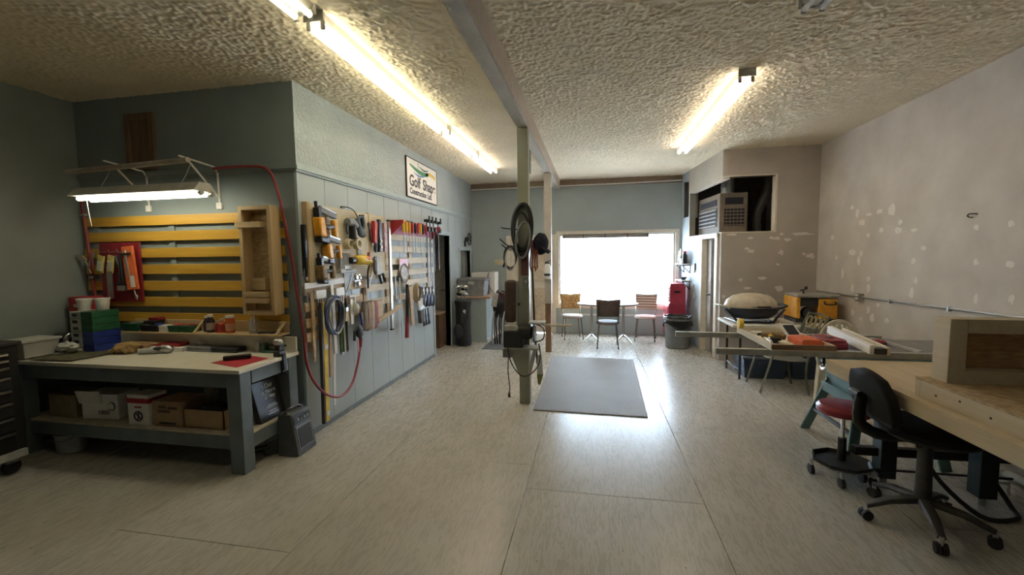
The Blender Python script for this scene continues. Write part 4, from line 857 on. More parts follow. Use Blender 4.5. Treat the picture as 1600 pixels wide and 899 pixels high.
# gloves / air nozzle bundle at hose end
t = thing('air_nozzle', 'dark air blow gun hanging at the end of the red hose', 'air tool', (PX + .07, 4.27, .7))
b = MB(t, F_side); b.blob((4.24, .86, W0 + .03), (.055, .075, .035), .4, 3); b.build('body', m_black, t)
b = MB(t, F_side); b.tube([(4.20, .92, W0 + .03), (4.15, .88, W0 + .03), (4.14, .78, W0 + .03)], .014, 8); b.build('lever', m_black, t)
b = MB(t, F_side); b.tube([(4.28, .84, W0 + .02), (4.29, .76, W0 + .012), (4.285, .68, W0 + .01)], [.018, .022, .018], 8); b.build('coupler', m_dkred, t)
b = MB(t, F_side); b.box((4.205, .64, W0 + .02), (4.235, .78, W0 + .026)); b.build('tag', mat('pink_tag', (.7, .35, .38), .6), t)
t = thing('blue_clamp', 'small blue and white clamp above the air blow gun', 'clamp', (PX + .07, 4.30, .92))
b = MB(t, F_side); b.tube([(4.29, 1.06, W0 + .02), (4.31, .98, W0 + .02), (4.32, .92, W0 + .02)], .012, 6); b.build('jaw', m_blue, t)
b = MB(t, F_side); b.tube([(4.33, 1.06, W0 + .02), (4.33, .98, W0 + .02), (4.33, .92, W0 + .02)], .008, 6); b.build('arm', m_white, t)
# sanding belts
for k, (y, m, l) in enumerate(((4.37, mat('brown_belt', (.30, .18, .09), .7), 'brown sanding belt hanging behind a red one'), (4.445, mat('tan_belt', (.46, .33, .20), .7), 'tan sanding belt hanging between brown and red'), (4.52, mat('maroon_belt', (.30, .07, .08), .7), 'maroon sanding belt hanging in front of the tan one'))):
    def mk(q, y=y):
        o_, i_ = [], []
        for j in range(24):
            a = 2 * math.pi * j / 24; o_.append((math.cos(a) * .05, 1.015 + max(-1, min(1, math.sin(a) * 1.5)) * .16))
        rs = [[q.V((y + yy, v, W0 + .05 + u * f)) for u, v in o_] for (yy, f) in ((-.03, 1), (.03, 1), (.03, .93), (-.03, .93))]
        q.rings(rs, False, True)
    single('sanding_belt', l, 'sanding belt', (PX + .08, y, .86), mk, m, None, 0, F_side)
# level-like red and black tools at top
t = thing('red_wrench_case', 'red tool sleeve hanging left of the black one', 'tool sleeve', (PX + .06, 4.62, 1.82))
b = MB(t, F_side); b.obox((4.65, 1.97, W0 + .03), (.085, .26, .045), (0, 0, -5)); b.build('sleeve', m_red, t, .01)
for d in (-.02, .02):
    b = MB(t, F_side); b.obox((4.65 + d, 1.97, W0 + .055), (.010, .22, .006), (0, 0, -5)); b.build('rib', m_orange, t)
b = MB(t, F_side); b.blob((4.665, 1.79, W0 + .03), (.035, .06, .02)); b.build('end', m_black, t)
t = thing('black_gauge_bar', 'black tool with white dials hanging between red and pink tools', 'tool', (PX + .06, 4.8, 1.75))
b = MB(t, F_side); b.box((4.765, 1.74, W0), (4.835, 2.13, W0 + .035)); b.build('body', m_black, t, .006)
for z in (1.80, 1.87):
    b = MB(t, F_side); b.lathe([(.02, .035), (.02, .042), (.002, .042)], (4.80, z, W0), 'z', 12); b.build('dial', m_white, t)
t = thing('pink_level', 'pink and white printed box level hanging on the board edge', 'level', (PX + .06, 4.93, 1.74))
b = MB(t, F_side); b.box((4.90, 1.74, W0), (4.975, 2.10, W0 + .03)); b.build('body', mat('pink_print', (.60, .48, .48), .5, col2=(.35, .12, .16), scale=26), t, .004)
t = thing('hanging_chisel', 'row of small dark pliers hooked beside the red sleeve', 'pliers', (PX + .06, 4.55, 1.9))
b = MB(t, F_side); b.tube([(4.53, 2.07, W0 + .02), (4.56, 1.98, W0 + .02), (4.58, 1.87, W0 + .02)], .010, 6); b.build('handle', m_black, t)
b = MB(t, F_side); b.tube([(4.55, 2.08, W0 + .02), (4.57, 1.98, W0 + .025), (4.60, 1.88, W0 + .02)], .009, 6); b.build('second_handle', m_dkred, t)
# saws
t = thing('hand_saw', 'hand saw with black handle hanging below the black tool', 'saw', (PX + .06, 4.78, 1.36))
b = MB(t, F_side); b.rings([[b.V((u, v, w)) for u, v in ((4.735, 1.70), (4.80, 1.70), (4.88, 1.47), (4.75, 1.45))] for w in (W0, W0 + .003)]); b.build('blade', m_alu, t)
b = MB(t, F_side); b.tube([(4.77, 1.46, W0 + .01), (4.86, 1.47, W0 + .01), (4.90, 1.38, W0 + .01), (4.82, 1.36, W0 + .01)], .016, 8, True); b.build('handle', m_black, t)
t = thing('hack_saw', 'dark bow saw hanging between the drill and hand saw', 'saw', (PX + .06, 4.55, 1.3))
b = MB(t, F_side); b.tube(arc([(4.50, 1.32, W0 + .01), (4.50, 1.52, W0 + .015), (4.57, 1.62, W0 + .02), (4.66, 1.68, W0 + .02)], 4), .010, 8); b.build('frame', m_black, t)
b = MB(t, F_side); b.tube([(4.52, 1.34, W0 + .012), (4.68, 1.66, W0 + .012)], .004, 6); b.build('blade', m_steel, t)
b = MB(t, F_side); b.blob((4.66, 1.56, W0 + .02), (.04, .10, .02), .2); b.build('grip', mat('dark_brown_grip', (.12, .08, .05), .5), t)
# long bar
t = thing('long_straightedge', 'long aluminium bar hanging full height of the rack', 'bar', (PX + .07, 5.03, .74))
b = MB(t, F_side); b.box((5.01, .76, W0 + .01), (5.06, 2.13, W0 + .035)); b.build('bar', mat('brushed_bar', (.55, .50, .43), .35, .8), t, .003)
for z in (.742, 2.125):
    b = MB(t, F_side); b.box((5.005, z, W0 + .005), (5.065, z + .02, W0 + .04)); b.build('end_cap', m_black, t, .002)
# red screwdriver rack
t = thing('red_rack', 'red metal tool rack above the screwdrivers', 'rack', (PX + .04, 5.8, 1.95))
b = MB(t, F_side); b.rings([[b.V((5.12 + e, v, w)) for v, w in ((1.94, .045), (2.15, .045), (2.15, .24), (2.11, .24))] for e in (0, .004)]); b.build('side_plate', m_red, t)
b = MB(t, F_side); b.rings([[b.V((6.56 + e, v, w)) for v, w in ((1.94, .045), (2.15, .045), (2.15, .20), (2.11, .20))] for e in (0, .004)]); b.build('side_plate', m_red, t)
b = MB(t, F_side); b.hexa([(5.12, 2.13, .045), (6.564, 2.13, .045), (6.564, 2.13, .12), (5.12, 2.13, .13), (5.12, 2.145, .045), (6.564, 2.145, .045), (6.564, 2.145, .12), (5.12, 2.145, .13)]); b.build('shelf', m_red, t)
b = MB(t, F_side); b.box((5.124, 1.98, .042), (6.564, 2.145, .047)); b.build('back_plate', mat('pink_red', (.45, .12, .20), .5), t)
cols = (m_yellow, m_yellow, m_amber, m_red, m_black, m_red, m_yellow, m_black, m_red)
names = ('yellow', 'yellow', 'amber', 'red', 'black', 'red', 'yellow', 'black', 'red')
where = ('at the row start', 'next to another yellow one', 'past the two yellow ones', 'beside the amber one', 'in mid row', 'after the black one', 'further along the red rack', 'near the black bars', 'closest to the black bars')
for k in range(9):
    y = 5.30 + k * .095; w_ = .155
    t = thing('screwdriver', '%s handled screwdriver hanging in the red rack %s' % (names[k], where[k]), 'screwdriver', (PX + w_, y, 1.7))
    b = MB(t, F_side); b.tube([(y, 2.15, w_), (y, 2.11, w_), (y, 2.03, w_), (y, 2.0, w_)], [.012, .018, .018, .010], 8); b.build('handle', cols[k], t)
    b = MB(t, F_side); b.cyl((y, 2.0, w_), (y + .01, 1.70 + .05 * (k % 3), w_), .0055, n=6); b.build('shaft', m_steel, t)
for k in range(5):
    y = 5.42 + k * .2
    single('spare_bit', ['short orange handled tool lying on the red rack', 'black tool lying on the red rack', 'dark round tool lying on the red rack', 'red tool lying on the red rack', 'steel tool lying at the far end of the red rack'][k], 'tool', (PX + .1, y, 2.145), lambda q: (q.tube([(y - .07, 2.163, .085), (y + .07, 2.163, .09)], .016, 8), q.tube([(y + .07, 2.163, .09), (y + .10, 2.163, .09)], .008, 6)), (m_amber, m_black, m_grey, m_red, m_steel)[k], None, 0, F_side)
# black bars (clamps)
for k, (y, z0) in enumerate(((6.12, 1.29), (6.25, 1.29), (6.40, 1.45), (6.60, 1.46))):
    t = thing('bar_clamp', ['long black bar clamp hung first beside the screwdrivers', 'long black bar clamp hung second beside the screwdrivers', 'shorter black bar clamp hung next to the doorway pair', 'shorter black bar clamp hung closest to the doorway'][k], 'clamp', (PX + .1, y, z0))
    b = MB(t, F_side); b.box((y, z0, .14), (y + .03, 2.22, .15)); b.build('bar', m_black, t)
    b = MB(t, F_side); b.box((y - .015, 2.20, .11), (y + .045, 2.24, .20)); b.box((y, 2.24, .18), (y + .03, 2.29, .20)); b.build('fixed_jaw', m_black, t, .004)
    b = MB(t, F_side); b.box((y - .02, 2.06, .12), (y + .05, 2.13, .19)); b.build('sliding_jaw', m_black, t, .005)
# blade card, rod, big square
t = thing('saw_blade_card', 'round saw blade in red and white packaging', 'saw blade', (PX + .07, 5.45, 1.38))
b = MB(t, F_side); b.box((5.33, 1.46, .06), (5.61, 1.66, .066)); b.build('card', m_paper, t)
b = MB(t, F_side); b.box((5.33, 1.55, .067), (5.61, 1.65, .07)); b.build('red_header', m_red, t)
b = MB(t, F_side); b.lathe([(.135, .068), (.14, .072), (.135, .076), (.05, .078), (.0, .078)], (5.47, 1.45, 0), 'z', 28); b.build('blade', mat('blade_bronze', (.22, .18, .14), .35, .8), t)
b = MB(t, F_side); b.lathe([(.085, .0785), (.085, .0795), (.0, .0795)], (5.47, 1.45, 0), 'z', 20); b.build('disc_label', mat('blade_label', (.5, .44, .36), .5, col2=(.15, .11, .1), scale=30), t)
t = thing('pry_bar', 'black bar with a red grip hanging below the saw blade', 'pry bar', (PX + .06, 5.46, .55))
b = MB(t, F_side); b.cyl((5.48, .72, W0 + .03), (5.50, 1.30, W0 + .03), .022, n=8); b.build('shaft', m_black, t)
b = MB(t, F_side); b.tube([(5.45, .56, W0 + .03), (5.46, .66, W0 + .03), (5.475, .86, W0 + .03)], [.03, .028, .022], 8); b.build('grip', m_dkred, t)
t = thing('mitre_square', 'brown wooden angle hanging under the rack', 'square', (PX + .06, 4.85, .88))
b = MB(t, F_side); b.box((4.66, .92, W0), (4.82, 1.16, W0 + .02)); b.build('block', m_tanw, t, .003)
b = MB(t, F_side); b.bar((4.66, .915, W0 + .03), (5.30, 1.03, W0 + .03), .03, .05, (0, 1, 0)); b.build('arm', m_tanw, t, .003)
single('dark_bracket', 'dark hanging metal strips beside the long bar', 'metal strip', (PX + .05, 5.25, 1.1), lambda q: (q.box((5.18, 1.10, W0), (5.22, 1.42, W0 + .01)), q.box((5.18, 1.10, W0), (5.34, 1.13, W0 + .01)), q.box((5.31, 1.10, W0), (5.34, 1.40, W0 + .01))), m_grey, None, .002, F_side)
# shears, gloves and pliers group near the doorway
t = thing('rope_coil', 'tan coiled rope hanging near the doorway', 'rope', (PX + .08, 5.83, 1.05))
for k in range(4):
    b = MB(t, F_side); b.tube([(5.85 + (.12 - .012 * k) * math.cos(q), 1.15 + (.14 - .012 * k) * math.sin(q), W0 + .02 + .012 * k) for q in [2 * math.pi * j / 22 for j in range(22)]], .010, 6, True); b.build('loop', mat('tan_rope', (.36, .29, .18), .9), t)
t = thing('wood_scraper', 'thin wooden wedge board hanging beside the rope', 'board', (PX + .06, 5.72, .72))
b = MB(t, F_side); b.rings([[b.V((u, v, w)) for u, v in ((5.66, .70), (5.75, .70), (5.72, 1.26), (5.60, 1.26))] for w in (W0, W0 + .018)]); b.build('board', m_tanw, t, .003)
t = thing('white_tag_brush', 'bristle brush with a white tag hanging by the doorway', 'brush', (PX + .08, 5.9, .65))
b = MB(t, F_side); b.obox((5.90, .98, W0 + .05), (.16, .13, .012), (0, 0, 14)); b.build('tag', m_paper, t)
b = MB(t, F_side); b.obox((5.94, .80, W0 + .04), (.13, .20, .05), (0, 0, 6)); b.build('bristles', mat('dark_bristle', (.10, .09, .08), .9, var=.3, scale=60), t)
b = MB(t, F_side); b.obox((5.93, .92, W0 + .04), (.15, .05, .05), (0, 0, 6)); b.build('ferrule', m_steel, t)
lab = ('pliers with dark grips hanging nearest the rope coil', 'pliers with black handles second from the rope coil', 'pliers with blue-black handles third from the rope coil', 'pliers with worn grips hanging closest to the doorway')
for k in range(4):
    y = 6.06 + k * .135; z = 1.22 - .01 * k
    t = thing('pliers', lab[k], 'pliers', (PX + .07, y, z - .3))
    for s in (-1, 1):
        b = MB(t, F_side); b.tube(arc([(y + s * .012, z, W0 + .02), (y - s * .01, z - .07, W0 + .022 + s * .004), (y + s * .045, z - .17, W0 + .03), (y + s * .03, z - .30, W0 + .03)], 3), [.012] * 3 + [.014] * 3 + [.017] * 3 + [.013], 7); b.build('handle', m_black if k != 2 else mat('navy_grip', (.03, .04, .10), .5), t)
    b = MB(t, F_side); b.blob((y, z - .06, W0 + .022), (.024, .024, .014)); b.build('pivot', m_steel, t)
for k in range(3):
    y = 6.05 + k * .10; z = .88
    single('cutter', ['black handled snips hanging low beside the brush', 'black handled snips hanging low in the middle', 'black handled snips hanging low by the doorway'][k], 'snips', (PX + .07, y, .6), lambda q: (q.tube([(y, z, W0 + .02), (y + .02, z - .12, W0 + .025), (y + .01, z - .26, W0 + .03)], [.009, .013, .012], 7), q.tube([(y + .02, z, W0 + .02), (y - .01, z - .12, W0 + .03), (y + .05, z - .25, W0 + .03)], [.009, .012, .011], 7)), m_black, None, 0, F_side)
# chrome wrenches at the left end of the wall
t = thing('hanging_torch', 'dark tool with chrome ends hanging beside the pegboard edge', 'tool', (PX + .05, 3.50, 1.1))
b = MB(t, F_side); b.box((3.46, 1.50, .008), (3.49, 1.98, .05)); b.build('holder', m_black, t, .005)
b = MB(t, F_side); b.tube([(3.475, 1.62, .03), (3.475, 1.54, .03), (3.475, 1.47, .03)], [.012, .02, .022], 8); b.build('upper_chrome', m_chrome, t)
b = MB(t, F_side); b.tube([(3.475, 1.36, .03), (3.475, 1.24, .03)], [.018, .012], 8); b.build('lower_chrome', m_chrome, t)
# company sign
t = thing('company_sign', 'white sign with green swoosh and dark lettering above tool wall', 'sign', (PX, 6.33, 2.54))
b = MB(t, F_side); b.box((5.745, 2.545, .006), (6.92, 3.10, .022)); b.build('panel', mat('sign_white', (.80, .78, .74), .35, var=.02), t)
b = MB(t, F_side)
for a, c in (((5.735, 2.535, .004), (5.75, 3.11, .026)), ((6.915, 2.535, .004), (6.93, 3.11, .026)), ((5.735, 2.535, .004), (6.93, 2.548, .026)), ((5.735, 3.098, .004), (6.93, 3.11, .026))):
    b = MB(t, F_side); b.box(a, c); b.build('edge', m_black, t)
MS = Matrix(((0, 0, 1, 0), (1, 0, 0, 0), (0, 1, 0, 0), (0, 0, 0, 1)))
def on_sign(y, z): return Matrix.Translation((PX + .0225, y, z)) @ MS
base = Matrix.Translation(-t.location)
m_navy = mat('sign_ink', (.03, .03, .04), .5)
textmesh('lettering', 'Golf', .225, m_navy, t, base @ on_sign(6.03, 2.715), .0008, 'CENTER', .006)
textmesh('lettering', 'Shape', .225, m_navy, t, base @ on_sign(6.59, 2.715), .0008, 'CENTER', .006)
textmesh('lettering', 'Construction', .115, m_navy, t, base @ on_sign(6.15, 2.60), .0008, 'CENTER', .004)
textmesh('lettering', 'Ltd.', .115, m_navy, t, base @ on_sign(6.60, 2.60), .0008, 'CENTER', .004)
def swoosh(name, up, lo, m):
    b = MB(t, F_side); n = len(up); A = [[b.V((u, v, w)) for u, v in up + lo[::-1]] for w in (.0225, .024)]
    b.rings(A); b.build(name, m, t)
def curve(f0, f1, n=14): return [(5.86 + .98 * i / n, f0(i / n)) for i in range(n + 1)], [(5.86 + .98 * i / n, f1(i / n)) for i in range(n + 1)]
u_, l_ = curve(lambda s: 3.025 - .04 * math.sin(s * 3.6) + .0 * s, lambda s: 3.0 - .085 * math.sin(min(s * 3.4, 3.14)) + .01 * s)
swoosh('green_swoosh', u_[:11], l_[:11], mat('sign_green', (.05, .28, .13), .5))
swoosh('gold_swoosh', [(6.45 + .40 * s / 8, 2.985 + .035 * math.sin(s / 8 * 3.1)) for s in range(9)], [(6.45 + .40 * s / 8, 2.95 + .03 * math.sin(s / 8 * 3.1) - .02 * s / 8) for s in range(9)], mat('sign_gold', (.65, .42, .08), .5))
swoosh('blue_swoosh', [(5.98 + .44 * s / 8, 2.925 - .02 * math.sin(s / 8 * 3.1) + .01 * s / 8) for s in range(9)], [(5.98 + .44 * s / 8, 2.92 - .045 * math.sin(s / 8 * 3.1) + .01 * s / 8) for s in range(9)], mat('sign_blue', (.12, .22, .50), .5))
swoosh('black_stroke', [(6.20 + .36 * s / 8, 3.045 - .022 * math.sin(s / 8 * 3.1)) for s in range(9)], [(6.20 + .36 * s / 8, 3.036 - .036 * math.sin(s / 8 * 3.1)) for s in range(9)], m_navy)
b = MB(t, F_side); b.box((6.155, 3.0, .0225), (6.163, 3.075, .024)); b.box((6.14, 3.062, .0225), (6.163, 3.078, .024)); b.build('flag_mark', m_navy, t)
# ================================================================== POSTS AND WHAT HANGS ON THEM
m_post = mat('post_paint', (.36, .36, .28), .5, var=.06, scale=3); m_postl = mat('post_pale', (.52, .48, .42), .5, var=.05)
m_rawwood = wood('raw_post_wood', (.28, .17, .10), (.20, .11, .06), .6, 'z')
b = MB(); b.box((-.81, 4.65, 0), (-.69, 4.77, 3.06)); struct('trim_post_near', b, m_post, None, .004)
b = MB(); b.box((-.81, 7.25, .85), (-.69, 7.37, 3.06)); post2 = struct('trim_post_far', b, m_postl, None, .004)
b = MB(); b.box((-.80, 7.26, 0), (-.70, 7.36, .87)); b.build('bare_foot', m_rawwood, post2, .003)
# braces carrying the belt sander shelf
t = thing('post_bracket', 'grey plywood Y bracket holding the sander on the near post', 'bracket', (-.75, 4.6, .3))
b = MB(t); b.prism([(-.80, .33), (-.70, .33), (-.68, .66), (-.93, .66)], 4.60, 4.648, 'xz'); b.build('gusset', m_post, t, .003)
b = MB(t); b.bar((-.69, 4.62, .36), (-.62, 4.62, .66), .04, .03, (0, 1, 0)); b.build('side_brace', m_lgrey, t, .002)
b = MB(t); b.box((-.95, 4.46, .66), (-.56, 4.648, .68)); b.build('platform', m_post, t, .003)
t = thing('belt_sander', 'upright belt sander with brown belt mounted on the near post', 'sander', (-.8, 4.55, .68))
m_belt = mat('sander_belt', (.10, .065, .05), .8, var=.15)
b = MB(t); b.box((-.935, 4.47, .95), (-.815, 4.60, 1.41)); b.build('belt', m_belt, t, .03)
b = MB(t); b.box((-.815, 4.49, .90), (-.795, 4.58, 1.40)); b.build('backing_plate', m_chrome, t, .003)
b = MB(t); b.box((-.95, 4.46, .68), (-.74, 4.63, .86)); b.build('base', m_black, t, .008)
b = MB(t); b.box((-.94, 4.46, .87), (-.80, 4.52, .92)); b.build('tracking_bar', m_lgrey, t, .004)
b = MB(t); b.lathe([(.05, -.08), (.085, -.075), (.085, .06), (.05, .08)], (-.715, 4.55, .85), 'x', 16); b.build('motor', m_black, t)
b = MB(t); b.box((-.67, 4.44, .945), (-.50, 4.60, .965)); b.build('table', m_lgrey, t, .003)
b = MB(t); b.lathe([(.095, -.01), (.10, 0), (.095, .01)], (-.62, 4.56, .82), 'x', 22); b.build('disc', mat('disc_grey', (.3, .3, .3), .4, .6), t)
b = MB(t); b.tube(arc([(-.64, 4.50, .95), (-.52, 4.50, .90), (-.52, 4.50, .78), (-.62, 4.50, .74)], 4), .008, 6); b.build('quadrant', m_black, t)
b = MB(t); b.lathe([(.012, 0), (.02, .03)], (-.80, 4.52, 1.15), 'x', 8); b.build('knob', m_black, t)
b = MB(t); b.cyl((-.52, 4.53, .925), (-.22, 4.53, .925), .013, n=10); b.build('rod', m_palew, t)
t = thing('switch_box', 'grey electrical box with hanging cord under the sander', 'electrical box', (-.92, 4.58, .55))
b = MB(t); b.box((-.97, 4.51, .56), (-.87, 4.595, .655)); b.build('box', m_grey, t, .004)
b = MB(t); b.tube(arc([(-.915, 4.56, .56), (-.92, 4.55, .40), (-.905, 4.56, .22), (-.912, 4.56, .14)], 5), .006, 6); b.build('cord', m_black, t)
b = MB(t); b.tube([(-.912, 4.56, .15), (-.912, 4.56, .10)], [.010, .016], 8); b.build('plug', m_black, t)
single('power_cable', 'black cable looping under the sander', 'cable', (-.7, 4.5, .35), lambda q: q.tube(arc([(-.90, 4.44, .70), (-.86, 4.44, .52), (-.76, 4.44, .39), (-.66, 4.44, .40), (-.57, 4.44, .50), (-.545, 4.44, .62), (-.56, 4.44, .74)]), .007, 6), m_black)
# belts, cap, cords and straps on the post
def loop(name, label, c, ru, rv, r, m, tilt=0.0, y=4.62, flat=1.0):
    single(name, label, 'belt', (c[0], y, c[1] - rv), lambda q: q.tube([(c[0] + ru * math.cos(a) + tilt * math.sin(a), y - .012 * math.cos(2 * a), c[1] + rv * math.sin(a)) for a in [2 * math.pi * j / 28 for j in range(28)]], r, 8, True, flat), m)
loop('rubber_belt', 'wide black rubber belt hanging highest on the near post', (-.755, 1.98), .10, .25, .026, m_rubber, .01, 4.615)
loop('drive_belt', 'thin black drive belt hanging behind the wide one', (-.75, 1.90), .085, .24, .013, m_rubber, -.01, 4.575)
loop('grey_loop', 'grey loop hanging lower than the black belts', (-.735, 1.84), .075, .19, .012, m_grey, .02, 4.54)
t = thing('cap', 'dark navy cap hung on the side of the post', 'cap', (-.54, 4.62, 1.72))
m_cap = mat('navy_cloth', (.015, .02, .04), .85)
b = MB(t); b.blob((-.555, 4.64, 1.80), (.085, .09, .12), .08, 2, 18, 12); b.build('crown', m_cap, t)
b = MB(t); b.grid(lambda u, v: (-.545 + .10 * u * math.cos((v - .5) * 1.6), 4.60 + .12 * (v - .5), 1.79 - .16 * u * .45 - .05 * abs(v - .5)), 6, 8); b.build('brim', m_cap, t, 0, .006)
t = thing('rope_bundle', 'bundle of rusty red cord hanging beside the cap', 'cord', (-.63, 4.6, 1.5))
m_rc = mat('rust_cord', (.34, .10, .06), .8)
for k in range(6):
    b = MB(t); x = -.668 + .014 * k; b.tube(arc([(x, 4.63, 1.84), (x + .012, 4.60 - .006 * k, 1.7), (x - .006 + .01 * (k % 2), 4.61, 1.58), (x + .012, 4.61, 1.50 + .02 * (k % 3))], 3), .007, 6); b.build('strand', m_rc, t)
t = thing('white_disc', 'pale thin disc hung between post and red cord', 'disc', (-.655, 4.64, 1.9))
b = MB(t); b.lathe([(.085, 0), (.088, .004), (.085, .008), (.02, .008)], (-.675, 4.66, 1.93), 'x', 20, 1.0, 1.3); b.build('disc', m_lgrey, t)
t = thing('brown_strap', 'dark red strap and grey tool hanging on the post face', 'strap', (-.74, 4.62, 1.35))
b = MB(t); b.box((-.775, 4.625, 1.46), (-.715, 4.648, 1.70)); b.build('strap', mat('maroon_strap', (.14, .04, .05), .7), t, .004)
b = MB(t); b.box((-.755, 4.62, 1.30), (-.69, 4.648, 1.45)); b.build('tool', m_grey, t, .008)
b = MB(t); b.lathe([(.016, 0), (.016, -.012), (.003, -.012)], (-.722, 4.62, 1.39), 'y', 10); b.build('dial', m_lgrey, t)
t = thing('wall_hooks', 'long wire hooks sticking out of the near post', 'hook', (-.9, 4.6, 1.75))
for (a, c, d) in (((-.81, 1.96), (-.95, 1.975), (-.98, 1.985)), ((-.81, 1.80), (-.90, 1.78), (-1.0, 1.86)), ((-.81, 1.74), (-.90, 1.74), (-.98, 1.80))):
    b = MB(t); b.tube(arc([(a[0] + .02, 4.66, a[1]), (c[0], 4.60, c[1]), (d[0], 4.58, d[1])], 4), .007, 6); b.build('hook', m_rubber, t)
t = thing('extension_cable', 'black extension cord looped on the post hook', 'cord', (-.91, 4.6, 1.5))
for k in range(4):
    b = MB(t); b.tube([(-.89 + (.055 + .006 * k) * math.cos(a), 4.59 + .006 * k, 1.63 + .12 * math.sin(a) + .012 * k) for a in [2 * math.pi * j / 18 for j in range(18)]], .006, 6, True); b.build('loop', m_black if k else m_lgrey, t)
b = MB(t); b.tube([(-.95, 4.59, 1.60), (-.965, 4.59, 1.55)], [.008, .014], 8); b.build('plug', m_black, t)
t = thing('brush_broom', 'long handled brush leaning down the side of the near post', 'brush', (-.6, 4.7, .22))
b = MB(t); b.tube([(-.66, 4.70, 1.55), (-.64, 4.70, .85), (-.61, 4.70, .45)], .011, 8); b.build('handle', m_rubber, t)
b = MB(t); b.hexa([(-.615, 4.68, .32), (-.545, 4.68, .32), (-.545, 4.72, .32), (-.615, 4.72, .32), (-.61, 4.685, .56), (-.56, 4.685, .56), (-.56, 4.715, .56), (-.61, 4.715, .56)]); b.build('head', m_frost, t, .004)
b = MB(t); b.hexa([(-.605, 4.68, .22), (-.575, 4.68, .22), (-.575, 4.72, .22), (-.605, 4.72, .22), (-.615, 4.68, .34), (-.545, 4.68, .34), (-.545, 4.72, .34), (-.615, 4.72, .34)]); b.build('bristles', mat('lime_bristle', (.22, .26, .07), .8), t)
single('ceiling_chain', 'short dark chain hanging from the ceiling between the posts', 'chain', (-.78, 5.9, 2.7), lambda q: [q.tube([(-.845 + .008 * math.cos(a), 5.9, 3.22 - k * .024 + .016 * math.sin(a)) for a in [2 * math.pi * j / 8 for j in range(8)]], .003, 4, True) for k in range(18)], m_rubber)
# fire extinguisher on the far post
t = thing('fire_extinguisher', 'white fire extinguisher mounted on the far post', 'fire extinguisher', (-.75, 7.2, 1.27))
b = MB(t); b.lathe([(.045, 0), (.055, .01), (.055, .22), (.03, .265), (.018, .27)], (-.752, 7.19, 1.27), n=16); b.build('cylinder', m_white, t)
b = MB(t); b.lathe([(.0556, .06), (.0556, .10)], (-.752, 7.19, 1.27), n=16); b.build('label_band', m_black, t)
b = MB(t); b.box((-.79, 7.17, 1.535), (-.72, 7.21, 1.56)); b.bar((-.79, 7.19, 1.56), (-.70, 7.19, 1.59), .015, .012); b.build('valve', m_black, t)
b = MB(t); b.box((-.80, 7.235, 1.33), (-.70, 7.25, 1.47)); b.build('bracket', m_steel, t)
# ================================================================== BACK LEFT: counter, tote, golf bags
t = thing('counter_cabinet', 'blue-grey counter with pink-tan wooden top by back wall', 'cabinet', (-2.28, 8.45, 0))
b = MB(t); b.box((-2.59, 7.95, 0), (-2.02, 9.08, .86)); b.build('body', m_trimblue, t, .004)
b = MB(t); b.box((-2.60, 7.90, .86), (-1.93, 9.09, .90)); b.build('top', mat('counter_tan', (.48, .31, .22), .45), t, .006)
b = MB(t); b.box((-2.02, 7.95, 0), (-1.99, 9.08, .06)); b.build('plinth', m_white, t)
t = thing('storage_tote', 'grey lidded plastic tote on the counter', 'tote', (-2.3, 8.15, .90))
m_tote = mat('tote_grey', (.30, .31, .32), .5)
b = MB(t); b.hexa([(-2.55, 7.98, .90), (-2.08, 7.98, .90), (-2.08, 8.32, .90), (-2.55, 8.32, .90), (-2.59, 7.95, 1.20), (-2.05, 7.95, 1.20), (-2.05, 8.35, 1.20), (-2.59, 8.35, 1.20)]); b.build('body', m_tote, t, .012)
b = MB(t); b.box((-2.60, 7.935, 1.20), (-2.04, 8.36, 1.25)); b.build('lid', m_grey, t, .01)
b = MB(t); b.box((-2.37, 7.925, 1.13), (-2.26, 7.955, 1.19)); b.build('latch', m_lgrey, t, .004)
t = thing('white_appliance', 'white boxy appliance standing behind the grey tote', 'appliance', (-2.2, 8.55, .90))
b = MB(t); b.box((-2.45, 8.44, .90), (-2.08, 8.75, 1.34)); b.build('body', m_white, t, .006)
b = MB(t); b.box((-2.07, 8.42, .90), (-1.95, 8.75, 1.35)); b.build('door', m_white, t, .006)
b = MB(t); b.tube(arc([(-2.08, 8.41, 1.34), (-2.10, 8.38, 1.2), (-2.04, 8.36, 1.03), (-1.95, 8.32, .93)], 4), .007, 6); b.build('cord', m_black, t)
t = thing('clip_fan', 'small black wall fan beside the inner window', 'fan', (PX + .02, 8.5, 1.9))
b = MB(t, F_side)
b.tube([(8.52 + .11 * math.cos(a), 2.03 + .12 * math.sin(a), .11) for a in [2 * math.pi * j / 20 for j in range(20)]], .012, 6, True); b.build('guard_ring', m_black, t)
b = MB(t, F_side); b.lathe([(.04, .02), (.05, .06), (.03, .10), (.005, .12)], (8.52, 2.03, 0), 'z', 12); b.build('motor', m_black, t)
for k in range(8):
    a = 2 * math.pi * k / 8
    b = MB(t, F_side); b.tube([(8.52 + .02 * math.cos(a), 2.03 + .02 * math.sin(a), .12), (8.52 + .11 * math.cos(a), 2.03 + .12 * math.sin(a), .11)], .004, 4); b.build('guard_wire', m_black, t)
b = MB(t, F_side); b.box((8.49, 1.88, 0), (8.55, 2.0, .03)); b.build('mount', m_black, t)
